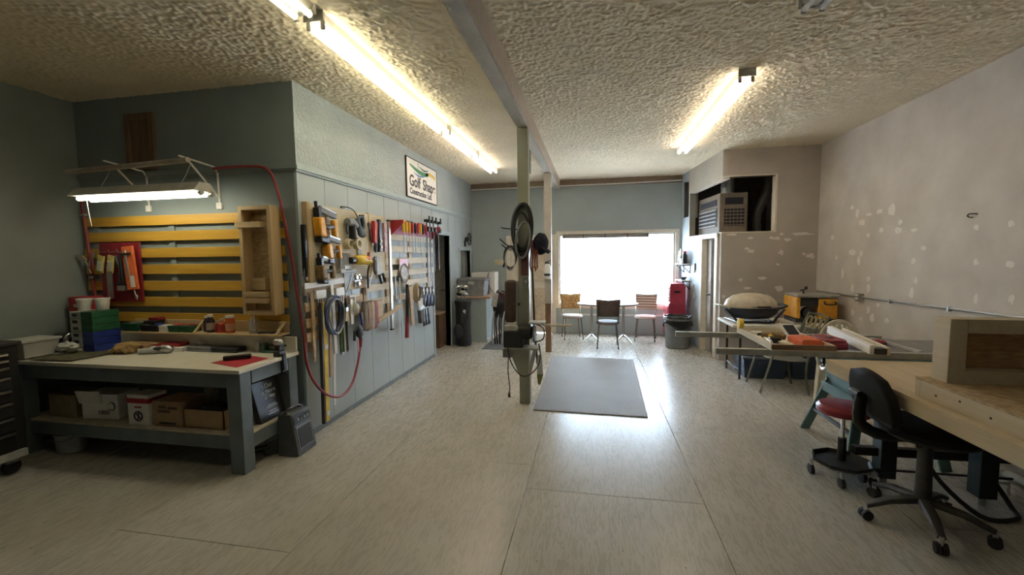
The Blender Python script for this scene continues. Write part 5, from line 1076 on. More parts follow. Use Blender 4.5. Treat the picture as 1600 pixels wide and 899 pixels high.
def golf_bag(x, y, label, k):
    t = thing('golf_bag', label, 'golf bag', (x, y, 0))
    m_gb = mat('golf_bag_black', (.02, .02, .024), .6); m_pk = mat('golf_bag_pocket', (.05, .05, .07), .6)
    b = MB(t); b.lathe([(.14, 0), (.15, .02), (.14, .4), (.145, .72), (.165, .84), (.15, .86)], (x, y, 0), n=16); b.build('body', m_gb, t)
    for (dx, z0, z1, w) in ((-.05, .12, .42, .10), (.055, .3, .66, .07)):
        b = MB(t); b.blob((x + dx, y - .12, (z0 + z1) / 2), (w, .05, (z1 - z0) / 2), .1, 2, 12, 8, k); b.build('pocket', m_pk, t)
    b = MB(t); b.tube(arc([(x + .10, y - .12, .80), (x + .14, y - .20, .55), (x + .04, y - .18, .30)], 5), .018, 6, flat=.4); b.build('strap', m_gb, t)
    b = MB(t); b.obox((x + .06, y - .135, .60), (.05, .012, .18), (0, 8, 0)); b.build('towel', m_paper, t)
    rnd = random.Random(k)
    for j in range(7):
        a = 2 * math.pi * j / 7; cx, cy = x + .075 * math.cos(a), y + .07 * math.sin(a); tx = cx + rnd.uniform(-.05, .05); h = rnd.uniform(.96, 1.12)
        c_ = thing_part = None
        b = MB(t); b.cyl((cx, cy, .8), (tx, cy, h), .006, n=6); cl = b.build('club_shaft', m_steel, t)
        b = MB(t); b.blob((tx + rnd.uniform(-.03, .03), cy - .015, h + .015), (.065, .04, .034), .2, 2, 10, 6, j); b.build('club_head', (m_chrome, m_black, m_lgrey)[j % 3], cl)
    return t
golf_bag(-2.40, 7.66, 'black golf bag full of clubs beside the doorway', 1)
t = thing('stand_bag', 'black and maroon golf bag with umbrella straps standing on the dark mat', 'golf bag', (-1.73, 7.85, 0))
m_gb = mat('golf_bag_black', (.02, .02, .024), .6)
b = MB(t); b.blob((-1.72, 7.88, .76), (.165, .13, .25), .35, 3, 18, 12, 4); b.build('body', m_gb, t)
b = MB(t); b.obox((-1.66, 7.83, .90), (.24, .12, .16), (0, 25, 0)); b.build('top_cuff', mat('maroon_cloth', (.08, .03, .04), .7), t, .02)
b = MB(t); b.obox((-1.80, 7.735, .86), (.10, .03, .26), (0, 10, 0)); b.build('towel', m_lgrey, t)
for k in range(8):
    x = -1.86 + k * .032
    b = MB(t); b.tube(arc([(x + .04, 7.80, .64), (x, 7.78, .40), (x + .02 * (k % 3) - .01, 7.79, .012)], 4), .010 if k % 2 else .014, 6); b.build('hanging_strap', m_gb if k % 3 else m_lgrey, t)
t = thing('dark_mat', 'dark grey floor mat by the counter', 'mat', (-1.7, 8.1, 0))
b = MB(t); b.box((-1.97, 7.35, 0), (-1.15, 8.9, .008)); b.build('mat', mat('dark_mat_rubber', (.12, .12, .125), .85), t)
single('switch_plate', 'beige four gang light switch plate on the back wall', 'switch', (-2.0, BY, 1.5), lambda q: (q.box((-2.10, BY - .012, 1.49), (-1.92, BY, 1.60)), [q.box((-2.085 + i * .042, BY - .018, 1.53), (-2.065 + i * .042, BY - .01, 1.56)) for i in range(4)]), mat('beige_plate', (.66, .56, .34), .5), None, .002)
# ================================================================== ribbed floor mat
t = thing('ribbed_mat', 'large grey ribbed rubber mat in the middle of the floor', 'mat', (0, 5.7, 0))
m_mat = mat('ribbed_rubber', (.24, .23, .225), .6, col2=(.20, .19, .18), scale=2.0)
b = MB(t); b.hexa([(-.63, 4.46, .0), (.56, 4.43, 0), (.64, 6.90, 0), (-.66, 6.97, 0), (-.63, 4.46, .010), (.56, 4.43, .010), (.64, 6.90, .010), (-.66, 6.97, .010)]); b.build('base', m_mat, t, .003)
b = MB(t)
for k in range(46):
    s = (k + .5) / 46; b.bar((-.63 + 1.19 * s, 4.47 - .03 * s, .011), (-.655 + 1.29 * s, 6.95 - .06 * s, .011), .011, .004)
o = b.build('ribs', m_mat, t); o['kind'] = 'stuff'
# ================================================================== BREAK AREA AT THE WINDOW
t = thing('dinette_table', 'oval dinette table with chrome pedestal legs under the window', 'table', (.28, 8.35, 0))
b = MB(t); b.lathe([(.0, .71), (.56, .715), (.58, .725), (.58, .745), (.55, .75), (0, .75)], (.28, 8.35, 0), n=28, sy=.62); b.build('top', mat('brown_laminate', (.26, .19, .15), .4), t)
for s in (-1, 1):
    x = .28 + s * .30
    b = MB(t); b.tube([(x, 8.35, .10), (x, 8.35, .71)], .026, 10); b.build('column', m_chrome, t)
    for d in ((-.14, -.22), (.14, -.22), (-.10, .2), (.10, .2)):
        b = MB(t); b.tube(arc([(x, 8.35, .14), (x + d[0] * .5, 8.35 + d[1] * .5, .09), (x + d[0], 8.35 + d[1], .018)], 4), .014, 6); b.build('foot', m_chrome, t)
def dinette(x, y, rz, label, mseat, mback, mleg, wavy=False):
    t = thing('dinette_chair', label, 'chair', (x, y, 0), None, rz)
    b = MB(); b.lathe([(.18, .42), (.205, .43), (.21, .455), (.195, .475), (.0, .48)], (0, 0, 0), n=20); b.build('seat', mseat, t)
    b = MB()
    def bk(u, v):
        xx = (u - .5) * .42 * (.86 + .14 * v); return (xx, .185 + .05 * v + .03 * math.cos((u - .5) * 3.0) - .03, .58 + .29 * v + (.02 * abs(u - .5) * 2 if v > .99 else 0) - (.05 * (1 - abs(u - .5) * 2) * 0 if v < .01 else 0))
    b.grid(bk, 10, 6); b.build('backrest', mback, t, 0, .035)
    for s in (-1, 1):
        b = MB(); b.tube(arc([(s * .16, .12, .43), (s * .185, .18, .55), (s * .19, .215, .72), (s * .18, .235, .86)], 3), .011, 8); b.build('back_post', mleg, t)
        for yy in (-1, 1):
            b = MB(); b.tube([(s * .15, yy * .14, .43), (s * .185, yy * .19, .012)], [.013, .009], 8); l = b.build('leg', mleg, t)
            b = MB(); b.cyl((s * .185, yy * .19, 0), (s * .184, yy * .188, .018), .014, n=8); b.build('foot_cap', m_rubber, l)
    return t
m_bronze = mat('bronze_legs', (.22, .19, .16), .35, .8)
m_floral = mat('floral_vinyl', (.62, .40, .16), .5, col2=(.36, .16, .05), scale=26, detail=2)
m_seatb = mat('brown_vinyl', (.11, .075, .065), .5); m_seatp = mat('pale_vinyl', (.45, .38, .34), .5)
def stripes(name, c, c2):
    m = mat(name, c, .55, var=.02); nt = m.node_tree; N = nt.nodes; L = nt.links; b = N['Principled BSDF']; tc = N['Texture Coordinate']
    wv = N.new('ShaderNodeTexWave'); wv.wave_type = 'BANDS'; wv.bands_direction = 'Z'; wv.inputs['Scale'].default_value = 6.0
    L.new(tc.outputs['Object'], wv.inputs['Vector']); rp = N.new('ShaderNodeValToRGB'); rp.color_ramp.interpolation = 'CONSTANT'
    rp.color_ramp.elements[0].color = (*c2, 1); rp.color_ramp.elements[1].color = (*c, 1); rp.color_ramp.elements[1].position = .5
    L.new(wv.outputs['Color'], rp.inputs['Fac']); L.new(rp.outputs['Color'], b.inputs['Base Color']); return m
m_stripe = stripes('striped_vinyl', (.66, .62, .56), (.34, .17, .13))
dinette(-.40, 8.60, R(12), 'dinette chair with orange floral back beside the window', m_seatp, m_floral, m_bronze)
dinette(.27, 7.86, R(180), 'dark brown dinette chair with its back to the room', m_seatb, m_seatb, m_bronze)
dinette(1.02, 8.62, R(-10), 'striped vinyl dinette chair next to the red tool chest', m_stripe, m_stripe, m_bronze)
# ================================================================== TOOL CHEST, BIN, WALL SHELF
m_chest = mat('chest_red', (.34, .02, .04), .35)
t = thing('tool_chest', 'tall red tool chest on casters in the back corner', 'tool chest', (1.52, 8.55, 0))
b = MB(t); b.box((1.40, 8.32, .10), (1.70, 8.90, .74)); b.build('cabinet', m_chest, t, .006)
b = MB(t); b.box((1.42, 8.34, .74), (1.70, 8.88, 1.08)); b.build('top_chest', m_chest, t, .006)
b = MB(t); b.box((1.43, 8.36, 1.08), (1.69, 8.86, 1.12)); b.build('lid', m_chest, t, .01)
for k in range(5):
    b = MB(t); b.box((1.405, 8.38, .78 + k * .056), (1.42, 8.86, .825 + k * .056)); d = b.build('drawer', m_lgrey, t, .003)
    b = MB(t); b.box((1.395, 8.40, .812 + k * .056), (1.406, 8.84, .822 + k * .056)); b.build('drawer_pull', m_chrome, d)
for k in range(3):
    b = MB(t); b.box((1.388, 8.36, .14 + k * .19), (1.40, 8.86, .31 + k * .19)); b.build('cabinet_drawer', m_chest, t, .003)
b = MB(t); b.box((1.50, 8.318, .95), (1.60, 8.338, .99)); b.build('side_handle', m_black, t)
for x in (1.44, 1.66):
    for y in (8.38, 8.84):
        b = MB(t); b.lathe([(.02, -.015), (.05, -.014), (.05, .014), (.02, .015)], (x, y, .05), 'x', 12); b.build('caster', m_rubber, t)
t = thing('trash_can', 'grey trash can lined with a black bag', 'trash can', (1.50, 7.98, 0))
m_bin = mat('bin_grey', (.20, .21, .21), .5)
b = MB(t); b.lathe([(.185, 0), (.20, .01), (.235, .50), (.245, .505), (.245, .53), (.225, .53), (.19, .05)], (1.50, 7.98, 0), n=24); b.build('can', m_bin, t)
b = MB(t)
def bag(u, v):
    a = 2 * math.pi * u; r = .232 + .022 * v + .012 * noise.noise(Vector((math.cos(a) * 4, math.sin(a) * 4, v * 3))); return (1.50 + r * math.cos(a), 7.98 + r * math.sin(a), .56 - .16 * v * (1 + .3 * math.sin(a * 3)))
b.grid(bag, 32, 5); b.build('bag_overhang', mat('bag_black', (.015, .015, .018), .3), t, 0, .004)
b = MB(t); b.tube([(1.50 + .236 * math.cos(a), 7.98 + .236 * math.sin(a), .558 + .012 * math.sin(a * 7)) for a in [2 * math.pi * j / 40 for j in range(40)]], .012, 6, True); b.build('bag_rim', mat('bag_black', (0, 0, 0)), t)
t = thing('wall_shelf', 'two tier dark bracket shelf on the pale blue wall', 'shelf', (1.72, 8.62, 1.15))
def Fs(p): return F_slant((p[0], p[1], p[2]))
for z in (1.16, 1.47):
    b = MB(t, Fs); b.box((1.42, z, 0), (1.86, z + .018, .17)); b.build('board', m_white, t)
    for u in (1.45, 1.82):
        b = MB(t, Fs); b.box((u, z - .16, 0), (u + .02, z, .012)); b.box((u, z - .02, 0), (u + .02, z, .15)); b.bar((u + .01, z - .15, .008), (u + .01, z - .02, .14), .015, .012); b.build('bracket', m_black, t)
def shelf_item(u, z, r, h, m, mc, label):
    p = F_slant((u, z, .09)); bottle(p[0], p[1], p[2], r, h, m, mc, label, .6)
shelf_item(1.80, 1.488, .04, .24, m_lgrey, m_chrome, 'silver flask standing on the top wall shelf')
shelf_item(1.69, 1.488, .045, .28, m_chrome, m_chrome, 'tall shiny can on the top wall shelf')
shelf_item(1.50, 1.488, .045, .24, m_black, mat('red_cap', (.6, .08, .04), .4), 'dark bottle with red cap on the top wall shelf')
p = F_slant((1.60, 1.488, .09)); single('grey_box', 'pale box standing on the top wall shelf', 'box', p, lambda q: (q.box((p[0] - .04, p[1] - .04, p[2]), (p[0] + .04, p[1] + .04, p[2] + .10)), q.box((p[0] - .042, p[1] - .042, p[2] + .085), (p[0] + .042, p[1] + .042, p[2] + .10))), m_lgrey)
p2 = F_slant((1.56, 1.178, .09)); single('black_bowl', 'small black bowl on the lower wall shelf', 'bowl', p2, lambda q: q.lathe([(.03, 0), (.07, .05), (.075, .055), (.066, .055), (.025, .012)], p2, n=16), m_black)
t = thing('thermostat', 'dark thermostat with cable on the pale blue wall', 'thermostat', F_slant((1.18, 1.36, 0)))
b = MB(t, F_slant); b.box((1.14, 1.37, 0), (1.23, 1.50, .025)); b.build('case', m_black, t, .004)
b = MB(t, F_slant); b.tube([(1.185, 1.37, .012), (1.18, 1.33, .012)], .018, 8); b.build('plug', m_white, t)
t = thing('long_switch', 'tall narrow switch cover with cord on the pale blue wall', 'switch', F_slant((1.23, .9, 0)))
b = MB(t, F_slant); b.box((1.20, .86, 0), (1.26, 1.12, .022)); b.build('plate', m_lgrey, t, .004)
b = MB(t, F_slant); b.tube(arc([(1.23, .88, .02), (1.30, .70, .03), (1.45, .55, .03)], 5), .006, 6); b.build('cord', m_white, t)
# ================================================================== FURNACE IN THE CLOSET
b = MB(); b.box((1.99, 7.16, 1.94), (RX, 8.95, 1.985)); struct('trim_closet_platform', b, m_cream)
m_furn = mat('furnace_brown', (.22, .18, .14), .5, var=.1); m_fdark = mat('furnace_dark', (.02, .02, .03), .6)
t = thing('furnace', 'brown furnace cabinet with louvred grilles inside the closet opening', 'furnace', (2.15, 8.0, 1.985))
q0 = F_slant((.50, 0, -.15)); q1 = F_slant((1.50, 0, -.15))
b = MB(t); b.prism([(q0[0], q0[1]), (2.47, q0[1]), (2.47, 8.6), (q1[0], q1[1])], 1.985, 2.66, 'xy'); b.build('casing', m_furn, t, .012)
def Ff(p): return (p[0], q0[1] - p[2], p[1])
b = MB(t, Ff); b.box((q0[0] + .08, 2.47, .0), (2.40, 2.58, .006)); b.build('upper_vent', m_fdark, t)
b = MB(t, Ff); b.box((q0[0] + .07, 2.12, .0), (2.42, 2.40, .006)); b.build('lower_vent', m_fdark, t)
for k in range(5):
    b = MB(t, Ff); b.box((q0[0] + .07, 2.13 + k * .055, .006), (2.42, 2.145 + k * .055, .022)); b.build('louvre', m_furn, t)
for k in range(6):
    b = MB(t, Ff); x = q0[0] + .10 + k * .055; b.box((x, 2.12, .006), (x + .008, 2.40, .012)); b.build('vent_bar', m_furn, t)
def Fg(p): return F_slant((p[0], p[1], -.15 + p[2]))
b = MB(t, Fg); b.box((.62, 2.47, 0), (1.38, 2.57, .006)); b.build('upper_vent', m_fdark, t)
b = MB(t, Fg); b.box((.60, 2.12, 0), (1.42, 2.42, .006)); b.build('lower_vent', m_fdark, t)
for k in range(5):
    b = MB(t, Fg); b.box((.60, 2.13 + k * .065, .006), (1.42, 2.15 + k * .065, .025)); b.build('louvre', m_lgrey, t)
t = thing('flue_duct', 'round metal duct hanging over the furnace', 'duct', (2.45, 8.0, 2.66))
b = MB(t); b.cyl((2.25, 7.9, 2.662), (2.25, 7.9, 3.24), .10, n=16); b.build('pipe', m_steel, t)
b = MB(t); b.cyl((2.25, 7.9, 2.78), (2.25, 7.9, 2.82), .107, n=16); b.build('collar', m_steel, t)
single('flex_duct', 'dusty flexible duct beside the furnace', 'duct', (2.78, 8.0, 1.985), lambda q: q.tube(arc([(2.80, 8.1, 1.99), (2.78, 8.05, 2.35), (2.92, 8.0, 2.75), (2.95, 8.0, 3.2)], 6), [.07 + .006 * (k % 2) for k in range(19)], 12), mat('dusty_foil', (.2, .2, .19), .5, .5))
# ================================================================== FOLDING TABLE WITH GRILL AND PLANER
t = thing('folding_table', 'white folding table with black legs against the closet wall', 'table', (2.5, 6.3, 0))
b = MB(t); b.box((1.80, 5.95, .70), (3.20, 6.66, .74)); b.build('top', mat('table_white', (.80, .78, .73), .45), t, .012)
for x in (1.92, 3.08):
    for y in (6.02, 6.58):
        b = MB(t); b.cyl((x, y, 0), (x, y, .70), .015, n=8); b.build('leg', m_black, t)
    b = MB(t); b.cyl((x, 6.02, .12), (x, 6.58, .12), .010, n=8); b.build('leg_brace', m_black, t)
    b = MB(t); b.bar((x, 6.3, .68), (x + (.3 if x < 2.5 else -.3), 6.3, .40), .012, .012); b.build('folding_strut', m_lgrey, t)
t = thing('gas_grill', 'portable gas grill with cream domed lid on the folding table', 'grill', (2.12, 6.28, .74))
G = Vector((2.12, 6.28, 0)); m_navy2 = mat('grill_navy', (.015, .02, .035), .35); m_lid = mat('grill_lid', (.60, .53, .41), .35)
b = MB(t); b.lathe([(.15, .785), (.25, .80), (.325, .86), (.352, .935), (.34, .942), (.0, .942)], (G.x, G.y, 0), n=28, sy=.70); b.build('bowl', m_navy2, t)
b = MB(t); b.lathe([(.335, .94), (.338, .955), (.305, 1.035), (.23, 1.095), (.12, 1.125), (.0, 1.133)], (G.x, G.y, 0), n=28, sy=.70); b.build('lid', m_lid, t)
b = MB(t)
def shield(u, v):
    a = (u - .5) * 1.5; zz = .955 + .10 * v * math.cos(a * .9); k = 1 - (.35 * v * v); return (G.x + .05 + .28 * math.sin(a) * (1 - .25 * v), G.y - .243 * k * math.cos(a) - .006, zz)
b.grid(shield, 12, 6); b.build('lid_shield', mat('lid_shield_tan', (.50, .44, .34), .4), t, 0, .006)
b = MB(t); b.bar((G.x + .0, G.y - .25, .968), (G.x + .16, G.y - .25, .968), .02, .018); b.build('lid_handle', m_black, t, .004)
for s in (-1, 1):
    b = MB(t); b.tube(arc([(G.x + s * .30, G.y - .12, .93), (G.x + s * .40, G.y - .12, .965), (G.x + s * .42, G.y, .968), (G.x + s * .40, G.y + .12, .965), (G.x + s * .30, G.y + .12, .93)], 4), .014, 8); b.build('side_handle', m_lgrey if s < 0 else m_black, t)
    b = MB(t); b.tube(arc([(G.x + s * .36, G.y - .16, .93), (G.x + s * .26, G.y - .18, .82), (G.x + s * .20, G.y - .19, .76), (G.x, G.y - .19, .758)], 4), .016, 8); b.build('cradle_leg', m_black, t)
    b = MB(t); b.tube([(G.x + s * .22, G.y - .2, .757), (G.x + s * .26, G.y + .2, .757)], .014, 8); b.build('foot', m_black, t)
b = MB(t); b.tube([(G.x + .30, G.y - .22, .755), (G.x + .62, G.y - .24, .752)], .010, 6); b.build('gas_tube', mat('brass_grey', (.3, .28, .22), .4, .7), t)
t = thing('thickness_planer', 'yellow thickness planer with grey top and crank', 'planer', (2.88, 6.38, .74))
b = MB(t); b.box((2.66, 6.22, .74), (3.15, 6.58, .80)); b.build('base', m_black, t, .008)
b = MB(t); b.box((2.92, 6.20, .80), (3.14, 6.60, 1.06)); b.build('housing', m_amber, t, .012)
for k in range(5):
    b = MB(t); b.box((2.925, 6.192, .83 + k * .028), (3.135, 6.202, .842 + k * .028)); b.build('cooling_rib', m_amber, t, .002)
b = MB(t); b.box((2.655, 6.20, .80), (2.70, 6.60, 1.08)); b.build('side_panel', m_amber, t, .01)
b = MB(t); b.box((2.70, 6.215, .96), (2.92, 6.59, 1.07)); b.build('motor_cover', m_black, t, .01)
b = MB(t); b.lathe([(.03, -.03), (.075, -.02), (.08, .05), (.05, .07)], (2.82, 6.25, .87), 'y', 16); b.build('cutter_head', m_fdark, t)
b = MB(t); b.box((2.66, 6.195, 1.075), (3.15, 6.60, 1.115)); b.build('top_plate', mat('planer_grey', (.33, .31, .28), .5), t, .012)
b = MB(t); b.tube(arc([(2.98, 6.19, 1.03), (2.98, 6.165, .995), (3.10, 6.165, .995), (3.10, 6.19, 1.03)], 3), .010, 8); b.build('carry_handle', m_black, t)
b = MB(t); b.cyl((2.80, 6.36, 1.115), (2.80, 6.36, 1.16), .01); b.bar((2.76, 6.36, 1.16), (2.84, 6.36, 1.185), .018, .014); b.cyl((2.83, 6.36, 1.175), (2.83, 6.36, 1.215), .018); b.build('crank', m_black, t)
# blue totes under the table
m_btote = mat('navy_tote', (.04, .065, .12), .45); m_blid = mat('tote_lid_grey', (.22, .26, .32), .45)
def tote(x0, x1, y0, y1, h, label):
    t = thing('storage_tote', label, 'tote', ((x0 + x1) / 2, (y0 + y1) / 2, 0))
    b = MB(t); b.hexa([(x0 + .03, y0 + .03, 0), (x1 - .03, y0 + .03, 0), (x1 - .03, y1 - .03, 0), (x0 + .03, y1 - .03, 0), (x0, y0, h), (x1, y0, h), (x1, y1, h), (x0, y1, h)]); b.build('body', m_btote, t, .01)
    b = MB(t); b.box((x0 - .015, y0 - .015, h - .03), (x1 + .015, y1 + .015, h)); b.build('rim', m_blid, t, .006)
    b = MB(t); b.box(((x0 + x1) / 2 - .08, y0 - .014, h - .10), ((x0 + x1) / 2 + .08, y0 + .016, h - .07)); b.build('handle', m_btote, t, .004)
tote(1.98, 2.52, 6.06, 6.52, .30, 'dark blue tote under the table beside the doorway end')
tote(2.58, 3.02, 6.10, 6.55, .36, 'dark blue tote under the table beneath the planer')
# patio chair with cast back
m_iron = mat('patio_iron', (.16, .17, .13), .5, .3); m_wire = mat('patio_metal', (.36, .36, .32), .4, .7)
t = thing('patio_chair', 'grey-green metal patio chair with cast pattern back', 'chair', (2.25, 5.68, 0))
for s in (0, 1):
    y = 5.45 + s * .46
    b = MB(t); b.tube(arc([(1.97, y, 0), (2.05, y, .28), (2.10, y, .46), (2.22, y, .62), (2.50, y, .66)], 4), .014, 8); b.build('front_leg', m_wire, t)
    b = MB(t); b.tube(arc([(2.50, y, 0), (2.46, y, .22), (2.48, y, .44), (2.58, y, .70), (2.68, y, .93)], 4), .014, 8); b.build('rear_leg', m_iron, t)
b = MB(t); b.grid(lambda u, v: (2.04 + .46 * u, 5.46 + .44 * v, .43 - .02 * math.sin(u * 3.1) - .03 * u), 8, 6); b.build('seat', m_wire, t, 0, .012)
def backp(u, v): return (2.505 + .17 * v, 5.46 + .44 * u, .46 + .45 * v)
b = MB(t); b.tube([backp(0, 0), backp(1, 0), backp(1, 1), backp(.5, 1.06), backp(0, 1)], .014, 8, True); b.build('back_frame', m_iron, t)
for k in range(7):
    b = MB(t); u = (k + .5) / 7; b.tube([backp(u, 0), backp(u, .62)], .012, 6, flat=.5); b.build('back_slat', m_iron, t)
b = MB(t); b.tube([backp(0, .63), backp(1, .63)], .010, 6); b.build('back_rail', m_iron, t)
for k in range(4):
    u = .14 + k * .24
    b = MB(t); b.tube([Vector(backp(u + .10 * math.cos(a), .82 + .13 * math.sin(a))) for a in [2 * math.pi * j / 12 for j in range(12)]], .010, 6, True); b.build('cast_scroll', mat('scroll_gold', (.34, .28, .14), .5), t)
# resin chair
m_resin = mat('resin_cream', (.66, .60, .46), .45)
t = thing('resin_chair', 'cream plastic patio chair with slatted round back', 'chair', (2.74, 5.1, 0))
for (x, y, tx, ty) in ((2.52, 4.84, .03, .03), (2.96, 4.84, -.03, .03), (2.50, 5.28, .04, -.02), (2.98, 5.28, -.04, -.02)):
    b = MB(t); b.hexa([(x - .025, y - .03, 0), (x + .025, y - .03, 0), (x + .025, y + .03, 0), (x - .025, y + .03, 0), (x - .05 + tx, y - .04 + ty, .42), (x + .05 + tx, y - .04 + ty, .42), (x + .05 + tx, y + .04 + ty, .42), (x - .05 + tx, y + .04 + ty, .42)]); b.build('leg', m_resin, t, .006)
b = MB(t); b.grid(lambda u, v: (2.52 + .44 * u, 4.82 + .45 * v, .425 - .015 * math.sin(v * 3) - .01 * v), 6, 6); b.build('seat', m_resin, t, 0, .018)
def rb(a, r): return (2.74 + .23 * r * math.cos(a), 5.32 + .06 * max(0, math.sin(a)), .50 + .39 * r * max(0, math.sin(a)))
b = MB(t); b.tube([(2.51, 5.28, .42)] + [rb(a, 1) for a in [math.pi - math.pi * j / 16 for j in range(17)]] + [(2.97, 5.28, .42)], .024, 8, flat=.8); b.build('back_rim', m_resin, t)
for k in range(7):
    x = 2.74 + (k - 3) * .055; h = .50 + .39 * math.sqrt(max(0, 1 - ((x - 2.74) / .23) ** 2))
    b = MB(t); b.bar((2.74 + (k - 3) * .045, 5.29, .42), (x, 5.37, h - .01), .03, .012, (0, 1, 0)); b.build('back_slat', m_resin, t, .003)
for s in (-1, 1):
    b = MB(t); b.tube(arc([(2.74 + s * .24, 5.30, .64), (2.74 + s * .27, 5.07, .645), (2.74 + s * .25, 4.85, .60), (2.74 + s * .23, 4.83, .42)], 4), .022, 8, flat=.6); b.build('armrest', m_resin, t)
# ================================================================== TABLE SAW
m_sawg = mat('saw_green', (.13, .23, .22), .45, var=.06); m_iront = mat('cast_iron', (.20, .19, .18), .38, .7); m_rail = mat('rail_steel', (.50, .50, .46), .4, .35)
t = thing('table_saw', 'green table saw with long fence rails beside the plywood workbench', 'table saw', (2.2, 4.0, 0))
b = MB(t); b.box((1.98, 3.78, .845), (2.68, 4.42, .875)); b.build('table', m_iront, t, .004)
b = MB(t); b.box((2.68, 3.80, .85), (3.10, 4.40, .872)); b.build('extension_wing', mat('wing_grey', (.25, .24, .22), .5), t, .004)
b = MB(t); b.hexa([(2.06, 3.70, .50), (2.56, 3.70, .50), (2.56, 4.20, .50), (2.06, 4.20, .50), (2.03, 3.66, .845), (2.60, 3.66, .845), (2.60, 4.26, .845), (2.03, 4.26, .845)]); b.build('cabinet', m_sawg, t, .006)
for (x0, y0, x1, y1) in ((2.08, 3.74, 1.99, 3.66), (2.08, 4.16, 1.99, 4.40), (2.54, 3.74, 2.63, 3.66), (2.54, 4.16, 2.63, 4.40)):
    b = MB(t); b.bar((x0, y0, .56), (x1, y1, .0), .075, .02, (0, 1, 0)); b.build('leg', m_sawg, t, .003)
b = MB(t); b.box((2.03, 3.72, .44), (2.06, 4.22, .52)); b.build('stand_apron', m_sawg, t, .002)
b = MB(t); b.box((2.0, 3.72, .22), (2.02, 4.30, .25)); b.build('stand_brace', m_black, t)
b = MB(t); b.box((2.022, 3.84, .66), (2.03, 3.94, .74)); b.build('switch_plate', m_lgrey, t)
for d in (0, .045):
    b = MB(t); b.box((2.012, 3.85 + d, .675), (2.023, 3.885 + d, .725)); b.build('switch_button', m_steel, t)
def wheel(a, r): return (2.0, 4.14 + r * math.cos(a), .72 + r * math.sin(a))
b = MB(t); b.tube([wheel(2 * math.pi * j / 22, .075) for j in range(22)], .014, 8, True); b.build('handwheel_rim', m_chrome, t)
for k in range(3):
    b = MB(t); b.cyl(wheel(k * 2.09, 0), wheel(k * 2.09, .075), .008, n=6); b.build('handwheel_spoke', m_black, t)
b = MB(t); b.cyl((1.985, 4.14, .72), (2.04, 4.14, .72), .022, n=10); b.build('handwheel_hub', m_black, t)
b = MB(t); b.box((1.00, 3.70, .845), (2.62, 3.745, .895)); b.build('front_rail', m_rail, t, .003)
b = MB(t); b.box((.82, 4.44, .845), (2.62, 4.485, .895)); b.build('rear_rail', m_rail, t, .003)
b = MB(t); b.hexa([(2.06, 3.62, .895), (2.10, 3.62, .895), (2.26, 4.55, .895), (2.22, 4.55, .895), (2.06, 3.62, .965), (2.10, 3.62, .965), (2.26, 4.55, .965), (2.22, 4.55, .965)]); b.build('fence', m_white, t, .003)
b = MB(t); b.hexa([(2.16, 3.60, .895), (2.185, 3.60, .895), (2.345, 4.50, .895), (2.32, 4.50, .895), (2.16, 3.60, .955), (2.185, 3.60, .955), (2.345, 4.50, .955), (2.32, 4.50, .955)]); b.build('fence_back_face', m_cream, t, .003)
b = MB(t); b.box((2.09, 3.60, .90), (2.17, 3.68, .945)); b.build('fence_head', m_black, t, .003)
b = MB(t); b.hexa([(2.50, 3.80, .876), (2.53, 3.80, .876), (2.50, 4.35, .876), (2.47, 4.35, .876), (2.50, 3.80, .895), (2.53, 3.80, .895), (2.50, 4.35, .895), (2.47, 4.35, .895)]); b.build('mitre_bar', m_lgrey, t)
b = MB(t); b.blob((2.42, 4.16, .89), (.07, .05, .025)); b.build('blade_guard', m_dkred, t)
t = thing('tool_tray', 'open wooden tray of tools resting across the saw rails', 'tray', (1.58, 4.1, .895))
b = MB(t); b.box((1.40, 3.66, .896), (1.86, 4.50, .905)); b.build('bottom', m_palew, t)
for a, c in (((1.40, 3.66, .905), (1.86, 3.68, .945)), ((1.40, 4.48, .905), (1.86, 4.50, .945)), ((1.40, 3.68, .905), (1.42, 4.48, .945)), ((1.84, 3.68, .905), (1.86, 4.48, .945))):
    b = MB(t); b.box(a, c); b.build('side_board', m_rawwood if a[1] < 3.67 and c[0] > 1.8 else m_palew, t, .002)
def trayt(name, label, cat, m, mk): single(name, label, cat, (1.6, 4.1, .905), mk, m)
trayt('tape_measure', 'yellow tape on the rear corner of the wooden tray', 'tape', m_yellow, lambda q: q.lathe([(.045, -.02), (.05, -.015), (.05, .015), (.045, .02)], (1.40, 4.40, .995), 'x', 16))
trayt('orange_box', 'orange plastic box in the wooden tray', 'box', m_orange, lambda q: (q.box((1.66, 3.76, .906), (1.82, 4.02, .955)), q.box((1.67, 3.77, .955), (1.81, 4.01, .965))))
t = thing('cordless_drill', 'brown and yellow drill lying in the wooden tray', 'drill', (1.56, 4.05, .906))
b = MB(t); b.tube([(1.50, 4.14, .94), (1.57, 4.08, .945), (1.64, 4.02, .94)], [.026, .032, .024], 10); b.build('body', m_dull, t)
b = MB(t); b.tube([(1.55, 4.09, .94), (1.52, 3.98, .935)], [.02, .024], 8); b.build('handle', m_yellow, t)
b = MB(t); b.box((1.49, 3.91, .908), (1.57, 3.98, .95)); b.build('battery', m_black, t, .006)
t = thing('white_gauge', 'white framed digital gauge in the wooden tray', 'gauge', (1.74, 4.18, .906))
b = MB(t); b.obox((1.74, 4.16, .975), (.13, .17, .02), (35, 0, 10)); b.build('frame', m_white, t, .004)
b = MB(t); b.obox((1.738, 4.152, .986), (.09, .11, .01), (35, 0, 10)); b.build('screen', m_fdark, t)
